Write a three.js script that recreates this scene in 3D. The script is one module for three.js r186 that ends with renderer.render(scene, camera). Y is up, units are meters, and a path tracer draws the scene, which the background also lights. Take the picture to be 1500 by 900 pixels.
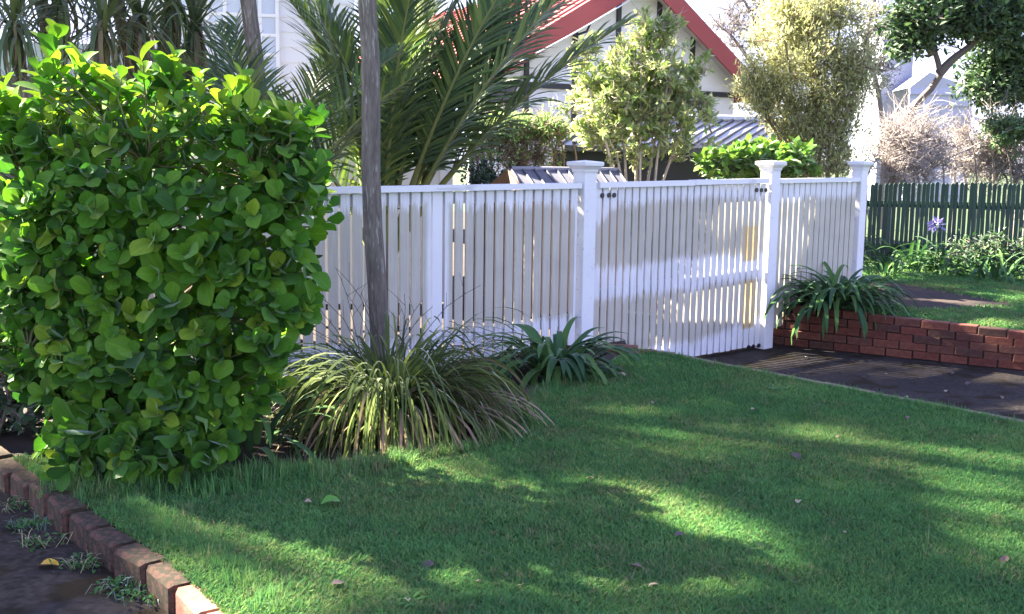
import * as THREE from 'three';
import { mergeGeometries } from 'three/addons/utils/BufferGeometryUtils.js';

// ------------------------------------------------------------------ camera, sky, sun, exposure
const scene = new THREE.Scene();
const FOC = 1600, PITCH = Math.atan(221 / FOC), ROLL = 0.014, EYE = 1.5;
const camera = new THREE.PerspectiveCamera(2 * Math.atan(450 / FOC) * 180 / Math.PI, 1500 / 900, 0.1, 500);
camera.rotation.order = 'YXZ';
camera.position.set(0, EYE, 0);
camera.rotation.set(-PITCH, 0, ROLL);
camera.updateMatrixWorld(true);
const renderer = new THREE.WebGLRenderer({ antialias: true });
renderer.toneMapping = THREE.LinearToneMapping;
renderer.toneMappingExposure = 13;
renderer.shadowMap.enabled = true;

const SUN_EL = 38 * Math.PI / 180, SUN_DIR = new THREE.Vector3(-0.872 * Math.cos(SUN_EL), Math.sin(SUN_EL), -0.489 * Math.cos(SUN_EL)).normalize();
{
  const w = 256, h = 128, data = new Float32Array(w * h * 4);
  for (let j = 0; j < h; j++) for (let i = 0; i < w; i++) {
    const el = ((j + 0.5) / h - 0.5) * Math.PI, k = (j * w + i) * 4;
    const u = Math.pow(Math.max(0, Math.sin(el)), 0.55);
    const hor = [0.158, 0.166, 0.214], zen = [0.049, 0.064, 0.152], gr = [0.04, 0.042, 0.04];
    for (let c = 0; c < 3; c++) data[k + c] = el < -0.02 ? gr[c] : hor[c] * (1 - u) + zen[c] * u;
    data[k + 3] = 1;
  }
  const sky = new THREE.DataTexture(data, w, h, THREE.RGBAFormat, THREE.FloatType);
  sky.mapping = THREE.EquirectangularReflectionMapping;
  sky.magFilter = sky.minFilter = THREE.LinearFilter;
  sky.needsUpdate = true;
  scene.background = sky; scene.environment = sky;
}
const sun = new THREE.DirectionalLight(new THREE.Color().setRGB(1, 0.91, 0.71), 5);
sun.position.copy(SUN_DIR).multiplyScalar(60); sun.castShadow = true; sun.shadow.radius = 1.8;
Object.assign(sun.shadow.camera, { left: -30, right: 30, top: 30, bottom: -30, near: 1, far: 150 });
sun.shadow.mapSize.set(4096, 4096);
scene.add(sun, sun.target);

// ------------------------------------------------------------------ helpers
let seed = 12345;
function rnd() { seed = (seed + 0x6d2b79f5) | 0; let t = Math.imul(seed ^ (seed >>> 15), 1 | seed); t = (t + Math.imul(t ^ (t >>> 7), 61 | t)) ^ t; return ((t ^ (t >>> 14)) >>> 0) / 4294967296; }
const R = (a, b) => a + (b - a) * rnd(), pick = (a) => a[Math.floor(rnd() * a.length)];
const gauss = () => (rnd() + rnd() + rnd() + rnd() - 2) * 1.0;
const v3 = (x, y, z) => new THREE.Vector3(x, y, z);
const rgb = (r, g, b) => new THREE.Color().setRGB(r, g, b);
const lerp = (a, b, t) => a + (b - a) * t;
const UP = v3(0, 1, 0);
function ray(px, py) { return v3((px - 750) / FOC, (450 - py) / FOC, -1).applyQuaternion(camera.quaternion); }
function at(px, py, d) { const r = ray(px, py); return camera.position.clone().addScaledVector(r, -d / r.z); }      // a point d metres ahead
function onY(px, py, y = 0) { const r = ray(px, py); return camera.position.clone().addScaledVector(r, (y - EYE) / r.y); }
const names = {};
function numbered(n) { const k = (names[n] = (names[n] ?? -1) + 1); return k ? n + '_' + String(k).padStart(3, '0') : n; }
function tag(o, label, category, group, kind) { if (label) o.userData.label = label; if (category) o.userData.category = category; if (group) o.userData.group = group; if (kind) o.userData.kind = kind; return o; }
function shade(o) { o.traverse((m) => { if (m.isMesh) { m.castShadow = true; m.receiveShadow = true; } }); return o; }
function thing(name, label, category, pos, group) { const g = new THREE.Group(); g.name = numbered(name); if (pos) g.position.copy(pos); scene.add(g); return tag(g, label, category, group); }
function mesh(name, geo, mat, parent) { const m = new THREE.Mesh(geo, mat); m.name = parent ? name : numbered(name); m.castShadow = m.receiveShadow = true; (parent ?? scene).add(m); return m; }
function std(r, g, b, rough = 0.85, extra = {}) { return new THREE.MeshStandardMaterial({ color: rgb(r, g, b), roughness: rough, ...extra }); }
function leafMat(r, g, b, tr = 0.35, coat = 0, extra = {}) { return new THREE.MeshPhysicalMaterial({ color: rgb(r, g, b), roughness: 1, transmission: tr, thickness: 0, clearcoat: coat, clearcoatRoughness: 0.28, side: THREE.DoubleSide, ...extra }); }
// value noise
function hash2(x, y) { let h = Math.imul(x | 0, 374761393) ^ Math.imul(y | 0, 668265263); h = Math.imul(h ^ (h >>> 13), 1274126177); return ((h ^ (h >>> 16)) >>> 0) / 4294967296; }
function noise(x, y) { const i = Math.floor(x), j = Math.floor(y), f = x - i, g = y - j, a = f * f * (3 - 2 * f), b = g * g * (3 - 2 * g); return lerp(lerp(hash2(i, j), hash2(i + 1, j), a), lerp(hash2(i, j + 1), hash2(i + 1, j + 1), a), b); }
function fbm(x, y, o = 4) { let s = 0, a = 0.5, t = 0; for (let k = 0; k < o; k++) { s += a * noise(x, y); t += a; x = x * 2.03 + 17.3; y = y * 2.03 + 9.1; a *= 0.5; } return s / t; }
function wrapNoise(u, v, n, o) { // tiles over 0..1
  const a = u * u * (3 - 2 * u), b = v * v * (3 - 2 * v);
  return lerp(lerp(fbm(u * n, v * n, o), fbm((u - 1) * n, v * n, o), a), lerp(fbm(u * n, (v - 1) * n, o), fbm((u - 1) * n, (v - 1) * n, o), a), b);
}
function tex(w, h, fn, srgb = true) {
  const d = new Uint8Array(w * h * 4);
  for (let j = 0; j < h; j++) for (let i = 0; i < w; i++) { const c = fn(i / w, j / h); const k = (j * w + i) * 4; d[k] = c[0] * 255; d[k + 1] = c[1] * 255; d[k + 2] = c[2] * 255; d[k + 3] = 255; }
  const t = new THREE.DataTexture(d, w, h); t.wrapS = t.wrapT = THREE.RepeatWrapping; t.magFilter = THREE.LinearFilter; t.minFilter = THREE.LinearMipmapLinearFilter; t.generateMipmaps = true;
  if (srgb) t.colorSpace = THREE.SRGBColorSpace; t.needsUpdate = true; return t;
}
const mix3 = (a, b, t) => [lerp(a[0], b[0], t), lerp(a[1], b[1], t), lerp(a[2], b[2], t)];
const sat = (x) => Math.min(1, Math.max(0, x)), sstep = (a, b, x) => { const t = sat((x - a) / (b - a)); return t * t * (3 - 2 * t); };

class MB { // collects pieces of ONE part
  constructor() { this.p = []; this.i = []; this.c = []; this.u = []; }
  get n() { return this.p.length / 3; }
  v(x, y, z, col, u = 0, w = 0) { this.p.push(x, y, z); this.u.push(u, w); if (col) this.c.push(col[0], col[1], col[2]); else this.c.push(1, 1, 1); }
  tube(pts, rad, sides = 6, col) {
    const b = this.n, n = pts.length; let N = null;
    for (let k = 0; k < n; k++) {
      const t = pts[Math.min(n - 1, k + 1)].clone().sub(pts[Math.max(0, k - 1)]).normalize();
      if (!N) { N = Math.abs(t.y) > 0.9 ? v3(1, 0, 0) : v3(0, 1, 0); }
      N.addScaledVector(t, -N.dot(t)).normalize();
      const B = t.clone().cross(N), r = Array.isArray(rad) ? rad[k] : rad;
      for (let s = 0; s < sides; s++) { const a = s / sides * 2 * Math.PI, c = Math.cos(a) * r, e = Math.sin(a) * r; this.v(pts[k].x + N.x * c + B.x * e, pts[k].y + N.y * c + B.y * e, pts[k].z + N.z * c + B.z * e, col, s / sides, k * 0.1); }
    }
    for (let k = 0; k < n - 1; k++) for (let s = 0; s < sides; s++) { const a = b + k * sides + s, c = b + k * sides + (s + 1) % sides; this.i.push(a, c, a + sides, c, c + sides, a + sides); }
    for (let s = 1; s < sides - 1; s++) { const e = b + (n - 1) * sides; this.i.push(e, e + s, e + s + 1); }
    return this;
  }
  ribbon(pts, wid, side, col, fold = 0, nrm = null) { // long blade; side = sideways direction
    const b = this.n, n = pts.length, m = fold ? 3 : 2;
    for (let k = 0; k < n; k++) {
      const w = wid[k] / 2, s = Array.isArray(side) ? side[k] : side, p = pts[k];
      this.v(p.x - s.x * w, p.y - s.y * w, p.z - s.z * w, col, 0, k / (n - 1));
      if (fold) { const d = nrm ?? UP; this.v(p.x - d.x * w * fold, p.y - d.y * w * fold, p.z - d.z * w * fold, col, 0.5, k / (n - 1)); }
      this.v(p.x + s.x * w, p.y + s.y * w, p.z + s.z * w, col, 1, k / (n - 1));
    }
    for (let k = 0; k < n - 1; k++) for (let s = 0; s < m - 1; s++) { const a = b + k * m + s; this.i.push(a, a + 1, a + m, a + 1, a + m + 1, a + m); }
    return this;
  }
  leaf(o, dir, nrm, L, W, col, curl = 0.1, fold = 0.2) { // short oval leaf of 4 triangles pairs
    const s = dir.clone().cross(nrm).normalize(), n2 = s.clone().cross(dir).normalize(), b = this.n;
    const st = [[0, 0.08], [0.35, 0.85], [0.7, 0.9], [1, 0.02]];
    for (const [t, w] of st) {
      const z = -curl * L * t * t, h = w * W / 2, q = o.clone().addScaledVector(dir, t * L).addScaledVector(n2, z);
      const up = fold * h;
      this.v(q.x - s.x * h + n2.x * up, q.y - s.y * h + n2.y * up, q.z - s.z * h + n2.z * up, col, 0, t);
      this.v(q.x + s.x * h + n2.x * up, q.y + s.y * h + n2.y * up, q.z + s.z * h + n2.z * up, col, 1, t);
    }
    for (let k = 0; k < 3; k++) { const a = b + k * 2; this.i.push(a, a + 1, a + 2, a + 1, a + 3, a + 2); }
    return this;
  }
  quad(a, b, c, d, col, uvs) { const k = this.n; [a, b, c, d].forEach((q, j) => this.v(q.x, q.y, q.z, col, ...(uvs ? uvs[j] : [0, 0]))); this.i.push(k, k + 1, k + 2, k, k + 2, k + 3); return this; }
  hexa(c8) { // 8 corners: bottom a b c d, top e f g h, flat faces
    const [a, b, c, d, e, f, g, h] = c8; this.quad(a, d, c, b); this.quad(e, f, g, h); this.quad(a, b, f, e); this.quad(b, c, g, f); this.quad(c, d, h, g); this.quad(d, a, e, h); return this;
  }
  geo() {
    const g = new THREE.BufferGeometry();
    g.setAttribute('position', new THREE.Float32BufferAttribute(this.p, 3)); g.setAttribute('uv', new THREE.Float32BufferAttribute(this.u, 2)); g.setAttribute('color', new THREE.Float32BufferAttribute(this.c, 3));
    g.setIndex(this.i); g.computeVertexNormals(); return g;
  }
}
// a box with its own frame: along (horizontal unit vector), up, size; origin at centre
function frameOf(along) { const x = along.clone().setY(0).normalize(), z = x.clone().cross(UP); return new THREE.Matrix4().makeBasis(x, UP, z); }
function placedBox(name, size, centre, along, mat, parent, bevel = 0) {
  const g = bevel ? chamfer(size.x, size.y, size.z, bevel) : new THREE.BoxGeometry(size.x, size.y, size.z);
  const m = mesh(name, g, mat, parent); m.quaternion.setFromRotationMatrix(frameOf(along)); m.position.copy(centre); return m;
}
const chamferCache = new Map();
function chamfer(w, h, d, b) {
  const key = [w, h, d, b].map((q) => q.toFixed(4)).join(); if (chamferCache.has(key)) return chamferCache.get(key);
  const s = new THREE.Shape(), x = w / 2 - b, y = h / 2 - b; s.moveTo(-x, -y); s.lineTo(x, -y); s.lineTo(x, y); s.lineTo(-x, y);
  const g = new THREE.ExtrudeGeometry(s, { depth: d - 2 * b, bevelEnabled: true, bevelSize: b, bevelThickness: b, bevelSegments: 1 }); g.translate(0, 0, -(d - 2 * b) / 2);
  chamferCache.set(key, g); return g;
}
function sheet(name, poly, y, mat, kindLabel, cat) { // flat ground polygon, uv in metres
  const s = new THREE.Shape(poly.map((p) => new THREE.Vector2(p[0], p[1]))), g = new THREE.ShapeGeometry(s); // x, depth
  const p = g.attributes.position; for (let i = 0; i < p.count; i++) { const X = p.getX(i), D = p.getY(i); p.setXYZ(i, X, typeof y === 'function' ? y(X, D) : y, -D); }
  g.computeVertexNormals(); const m = mesh(name, g, mat); tag(m, kindLabel, cat, null, 'structure'); return m;
}
function inside(poly, x, y) { let r = false; for (let i = 0, j = poly.length - 1; i < poly.length; j = i++) { const [a, b] = poly[i], [c, d] = poly[j]; if ((b > y) !== (d > y) && x < (c - a) * (y - b) / (d - b) + a) r = !r; } return r; }
const XD = (p) => [p.x, -p.z];

// ------------------------------------------------------------------ ground
const soilTex = tex(256, 256, (u, v) => { const a = wrapNoise(u, v, 9, 4), b = wrapNoise(u, v, 40, 2); return mix3([0.11, 0.08, 0.065], [0.28, 0.21, 0.17], sat(a * 0.9 + b * 0.5 - 0.25)); });
soilTex.repeat.set(0.7, 0.7);
const soilMat = new THREE.MeshStandardMaterial({ map: soilTex, roughness: 1 });
const asphTex = tex(512, 512, (u, v) => { const a = wrapNoise(u, v, 6, 4), b = wrapNoise(u, v, 90, 2), m = wrapNoise(u + 0.3, v + 0.1, 12, 4); let c = mix3([0.15, 0.138, 0.128], [0.3, 0.275, 0.26], sat(a * 0.7 + b * 0.9 - 0.3)); c = mix3(c, [0.16, 0.135, 0.09], sstep(0.5, 0.7, m) * 0.7); return c; });
asphTex.repeat.set(0.5, 0.5);
const asphMat = new THREE.MeshPhysicalMaterial({ map: asphTex, roughness: 1, specularIntensity: 0.15, bumpMap: asphTex, bumpScale: 0.012 });
const turfTex = tex(256, 256, (u, v) => { const a = wrapNoise(u, v, 10, 4), b = wrapNoise(u, v, 60, 2); return mix3([0.12, 0.18, 0.08], [0.26, 0.33, 0.15], sat(a * 0.8 + b * 0.5 - 0.2)); });
turfTex.repeat.set(0.8, 0.8);
const turfMat = new THREE.MeshStandardMaterial({ map: turfTex, roughness: 1 });

{ const g = new THREE.CircleGeometry(220, 64); g.rotateX(-Math.PI / 2); const uv = g.attributes.uv; for (let i = 0; i < uv.count; i++) uv.setXY(i, uv.getX(i) * 440, uv.getY(i) * 440); const m = mesh('ground', g, turfMat); m.position.y = -0.45; tag(m, 'wide green ground reaching away behind the gardens', 'ground', null, 'structure'); }

// lawn outline (x, depth): along the kerb, the planting bed, the drive edge
const kerbLine = [onY(345, 912), onY(265, 840), onY(205, 795), onY(135, 750), onY(60, 700), onY(15, 670)].map(XD);
const driveEdge = [onY(925, 515), onY(985, 521), onY(1050, 535), onY(1125, 549), onY(1200, 564), onY(1275, 579), onY(1350, 592), onY(1425, 607), onY(1500, 622), onY(1600, 645), onY(1750, 680)].map(XD);
const bedEdge = [onY(300, 705), onY(420, 692), onY(510, 690), onY(600, 672), onY(690, 660), onY(765, 612), onY(800, 572), onY(870, 545)].map(XD);
const lawnPoly = [[-0.9, 2.2], ...kerbLine, ...bedEdge, ...driveEdge, [5.0, 2.2]];
sheet('lawn', lawnPoly, 0, turfMat, 'shaded green front lawn between brick kerb and drive', 'lawn');
const kerbFar = [-5.2, 8.2];
sheet('garden_bed', [[kerbLine[1][0], kerbLine[1][1]], kerbLine[5], kerbFar, [-5.2, 30], [0.95, 30], [0.95, 8.62], [0.87, 8.5], [0.4, 7], [-0.2, 5.5]], -0.02, soilMat, 'dark soil planting bed in front of the white fence', 'soil');
sheet('path', [[-8, 1.8], [-0.55, 1.8], ...kerbLine.map(([x, d]) => [x + 0.05, d + 0.02]), [kerbFar[0], kerbFar[1] + 0.1], [-8, 10]], -0.1, asphMat, 'dark paved path beside the brick kerb', 'path');
sheet('driveway', [driveEdge[10], ...[...driveEdge].reverse().slice(1).map(([x, d]) => [x - 0.03, d - 0.04]), [0.85, 8.4], [0.85, 30], [3.2, 30], [2.7, 11], [7.5, 7.2], [7.5, 3]], -0.3, asphMat, 'dark mossy asphalt driveway leading to the white gate', 'driveway');
const raisedY = (x, d) => 0.05 + 0.02 * (d - 10) - 0.02 * (x - 4);
const raisedPoly = [[2.62, 10.75], [4.5, 9.5], [7.5, 7.55], [14, 8], [14, 30], [3.3, 30], [2.72, 12.5]];
{
  const m = sheet('raised_lawn', raisedPoly, raisedY, turfMat, 'raised lawn above the red brick retaining wall', 'lawn');
}
sheet('garden_path', [[2.75, 11.2], [4.1, 10.55], [5.3, 11.1], [4.6, 12.6], [2.9, 13.2]], (x, d) => raisedY(x, d) + 0.006, soilMat, 'bare dark soil strip beside the arching wall plant', 'soil');

// grass blades
function tuftGeo(blades, h, w, spread, bend) {
  const mb = new MB();
  for (let k = 0; k < blades; k++) {
    const a = rnd() * 6.283, d = v3(Math.cos(a), 0, Math.sin(a)), s = v3(-d.z, 0, d.x), L = h * R(0.6, 1.25), o = v3(R(-spread, spread), -0.004, R(-spread, spread)), t = R(0.15, 0.9) * bend;
    const p1 = o.clone().addScaledVector(UP, L * 0.55).addScaledVector(d, L * 0.25 * t), p2 = o.clone().addScaledVector(UP, L * (1 - 0.35 * t)).addScaledVector(d, L * 0.9 * t), g = R(0.75, 1.2);
    mb.ribbon([o, p1, p2], [w, w * 0.9, w * 0.12], s, [g, g, g]);
  }
  return mb.geo();
}
const grassMat = leafMat(1, 1, 1, 0.34, 0, { vertexColors: true, specularIntensity: 0.25 });
const grassCol = [rgb(0.098, 0.245, 0.072), rgb(0.11, 0.272, 0.072), rgb(0.082, 0.21, 0.07), rgb(0.155, 0.295, 0.078), rgb(0.21, 0.28, 0.1)];
const strawCol = rgb(0.3, 0.27, 0.14);
function grassField(name, label, geo, pts, straw, parent) {
  const im = new THREE.InstancedMesh(geo, grassMat, pts.length), m = new THREE.Matrix4(), q = new THREE.Quaternion(), e = new THREE.Euler();
  pts.forEach(([x, y, d, s], i) => {
    e.set(R(-0.2, 0.2), R(0, 6.283), R(-0.2, 0.2)); q.setFromEuler(e);
    m.compose(v3(x, y, -d), q, v3(s, s * R(0.75, 1.25), s)); im.setMatrixAt(i, m);
    const k = fbm(x * 1.7, d * 1.7, 3), k2 = fbm(x * 5 + 30, d * 5, 3); const c = grassCol[Math.min(4, Math.floor(rnd() * 3.2 + sat((k - 0.4) * 4) * 1.6))].clone().multiplyScalar(0.75 + 0.5 * k2);
    if (rnd() < straw * (k2 < 0.4 ? 3.5 : 0.6)) c.lerp(strawCol, R(0.3, 0.9)); im.setColorAt(i, c);
  });
  im.name = parent ? name : numbered(name); im.castShadow = im.receiveShadow = true; (parent ?? scene).add(im); tag(im, label, parent ? null : 'grass', null, 'stuff'); return im;
}
{
  const pts = []; const dens = 115000;
  for (let k = 0; k < dens * 3 && pts.length < dens; k++) {
    const d = 3.1 + 5.6 * Math.pow(rnd(), 1.25), hw = 0.5 * d + 0.25, x = R(-hw, hw);
    if (!inside(lawnPoly, x, d)) continue;
    pts.push([x, 0, d, R(0.75, 1.15) * (0.85 + 0.4 * fbm(x * 3, d * 3, 3))]);
  }
  grassField('lawn_grass', 'short mown green grass covering the front lawn', tuftGeo(6, 0.034, 0.0042, 0.012, 1), pts, 0.06);
  const lg = []; const edgeA = [...bedEdge.slice(0, 7)], ke = kerbLine;
  const along = (line, n, off, sc) => { for (let k = 0; k < n; k++) { const f = rnd() * (line.length - 1), i = Math.floor(f), t = f - i, a = line[i], b = line[i + 1]; lg.push([lerp(a[0], b[0], t) + off[0] + gauss() * off[2], 0, lerp(a[1], b[1], t) + off[1] + gauss() * off[2], R(...sc)]); } };
  along(bedEdge.slice(0, 4), 700, [0.0, -0.06, 0.12], [0.25, 0.75]);
  along(bedEdge.slice(3, 8), 450, [0.0, -0.03, 0.06], [0.3, 0.7]);
  along(ke.slice(0, 5), 1300, [0.12, 0.09, 0.07], [0.2, 0.55]);
  along([[-1.9, 4.65], [-1.2, 4.75]], 800, [0, 0.05, 0.16], [0.3, 0.95]);
  along(driveEdge.slice(0, 9), 700, [-0.06, -0.05, 0.04], [0.25, 0.5]);
  for (let k = 0; k < 1500; k++) { const d = R(3.3, 8), x = R(-0.45, 0.5) * d; if (inside(lawnPoly, x, d) && fbm(x * 2.2 + 5, d * 2.2, 3) > 0.52) lg.push([x, 0, d, R(0.3, 0.55)]); }
  grassField('long_grass', 'longer grass tufts growing along kerb and bed edges', tuftGeo(9, 0.12, 0.0055, 0.022, 1), lg, 0.08);
  const rp = [];
  for (let k = 0; k < 60000 && rp.length < 26000; k++) { const d = R(7.6, 15), x = R(0.25, 0.56) * d; if (inside(raisedPoly, x, d) && !inside([[2.75, 11.2], [4.1, 10.55], [5.3, 11.1], [4.6, 12.6], [2.9, 13.2]], x + gauss() * 0.12, d + gauss() * 0.12)) rp.push([x, raisedY(x, d), d, R(1, 1.6)]); }
  grassField('raised_lawn_grass', 'short grass covering the raised lawn by the green fence', tuftGeo(6, 0.036, 0.006, 0.02, 1), rp, 0.1);
}

// ------------------------------------------------------------------ bricks
const brickTex = tex(256, 256, (u, v) => { const a = wrapNoise(u, v, 7, 4), b = wrapNoise(u, v, 50, 2); return mix3([0.62, 0.55, 0.52], [1, 0.98, 0.96], sat(a * 0.9 + b * 0.5 - 0.2)); });
brickTex.repeat.set(4, 4);
const brickMats = [[0.25, 0.085, 0.055], [0.21, 0.072, 0.05], [0.29, 0.11, 0.07], [0.16, 0.065, 0.05], [0.22, 0.095, 0.065], [0.14, 0.07, 0.05]].map(([r, g, b]) => new THREE.MeshStandardMaterial({ color: rgb(r, g, b), map: brickTex, bumpMap: brickTex, bumpScale: 0.004, roughness: 0.9 }));
const mossTex = tex(256, 256, (u, v) => { const a = wrapNoise(u, v, 8, 4), b = wrapNoise(u, v, 40, 3); return mix3(mix3([0.27, 0.18, 0.14], [0.42, 0.29, 0.24], b), mix3([0.15, 0.13, 0.09], [0.26, 0.23, 0.15], b), sstep(0.36, 0.56, a)); });
mossTex.repeat.set(6, 6);
const mossBrick = new THREE.MeshStandardMaterial({ map: mossTex, bumpMap: mossTex, bumpScale: 0.006, roughness: 0.95 });
const pinkBrick = new THREE.MeshStandardMaterial({ color: rgb(0.5, 0.27, 0.2), map: brickTex, bumpMap: brickTex, bumpScale: 0.005, roughness: 0.9 });
const mortarMat = new THREE.MeshStandardMaterial({ color: rgb(0.9, 0.8, 0.75), map: soilTex, roughness: 1 });
{ // kerb
  const k = thing('brick_kerb', 'row of worn mossy bricks edging the lawn beside the dark path', 'kerb');
  const curve = new THREE.CatmullRomCurve3([onY(360, 935), onY(285, 868), ...[[225, 826], [165, 786], [105, 742], [45, 703], [0, 672], [-70, 630]].map(([a, b]) => onY(a, b))]);
  const Lk = curve.getLength(), n = Math.floor(Lk / 0.238);
  for (let i = 0; i < n; i++) {
    const p = curve.getPointAt((i + 0.5) / n), t = curve.getTangentAt((i + 0.5) / n).setY(0).normalize();
    t.applyAxisAngle(UP, R(-0.06, 0.06));
    const b = placedBox('brick', v3(0.233, 0.17, 0.115), v3(p.x + R(-0.008, 0.008), -0.075 + R(-0.012, 0.014), p.z + R(-0.006, 0.006)), t, i < 2 ? pinkBrick : mossBrick, k, 0.014);
    b.rotateX(R(-0.06, 0.06)); b.rotateZ(R(-0.03, 0.03));
  }
}
{ // retaining wall
  const A = v3(2.5, 0, -10.72), B = v3(6.9, 0, -7.86), dir = B.clone().sub(A).setY(0), L = dir.length(); dir.normalize();
  const nrm = v3(dir.z, 0, -dir.x); if (nrm.z < 0) nrm.negate();
  const w = thing('brick_retaining_wall', 'low red brick retaining wall holding up the raised lawn beside the drive', 'wall');
  const topAt = (s) => lerp(0.09, 0.0, s / 2.4 < 1 ? s / 2.4 : 1);
  const C = 0.083;
  for (let c = 0; c < 5; c++) {
    let s = c % 2 ? 0.12 : 0; if (c === 4) s += 0.06;
    for (; s < L; s += 0.242) {
      const y = -0.3 + C * (c + 0.5) + lerp(0, -0.018 * c, Math.min(1, s / 2.6)) + R(-0.003, 0.003);
      const p = A.clone().addScaledVector(dir, s + 0.115).addScaledVector(nrm, R(-0.005, 0.005)); p.y = y;
      const b = placedBox('brick', v3(0.23, 0.073, 0.11), p, dir.clone().applyAxisAngle(UP, R(-0.012, 0.012)), pick(brickMats), w, 0.006); b.rotateZ(R(-0.01, 0.01));
    }
  }
  // short return beside the gate post, going back
  for (let c = 0; c < 5; c++) for (let j = 0; j < 3; j++) { const p = A.clone().addScaledVector(nrm, -0.06 - 0.242 * j - (c % 2 ? 0.11 : 0)); p.y = -0.3 + C * (c + 0.5); p.addScaledVector(dir, -0.058); placedBox('brick', v3(0.23, 0.073, 0.11), p, nrm, pick(brickMats), w, 0.006); }
  const core = A.clone().add(B).multiplyScalar(0.5).addScaledVector(nrm, 0.004); core.y = -0.14;
  const m = placedBox('mortar', v3(L, 0.33, 0.088), core, dir, mortarMat, w);
}
{ // drive edging: thin worn concrete lengths
  const e = thing('drive_edging', 'thin worn concrete edging strip between lawn and driveway', 'edging');
  const conc = new THREE.MeshStandardMaterial({ color: rgb(0.33, 0.25, 0.21), map: brickTex, bumpMap: brickTex, bumpScale: 0.004, roughness: 0.95 });
  for (let i = 0; i < driveEdge.length - 1; i++) {
    const a = v3(driveEdge[i][0], 0, -driveEdge[i][1]), b = v3(driveEdge[i + 1][0], 0, -driveEdge[i + 1][1]), d = b.clone().sub(a), c = a.clone().add(b).multiplyScalar(0.5); c.y = -0.155 + R(-0.006, 0.004);
    const nn = v3(d.z, 0, -d.x).normalize(); if (nn.z > 0) nn.negate(); c.addScaledVector(nn, 0.05);
    placedBox('edging_length', v3(d.length() - 0.012, 0.33, 0.065), c, d, conc, e, 0.008);
  }
  const sb = thing('loose_brick', 'red brick lying at the foot of the white gate post', 'brick', onY(940, 521, -0.015));
  const b1 = mesh('body', chamfer(0.23, 0.075, 0.11, 0.007), brickMats[0], sb); b1.rotation.y = 0.5;
  const sb2 = thing('loose_brick', 'red brick half sunk behind the strap leaved plant by the gate post', 'brick', onY(912, 513, 0.0));
  const b2 = mesh('body', chamfer(0.23, 0.075, 0.11, 0.007), brickMats[2], sb2); b2.rotation.y = -0.25;
}

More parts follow.
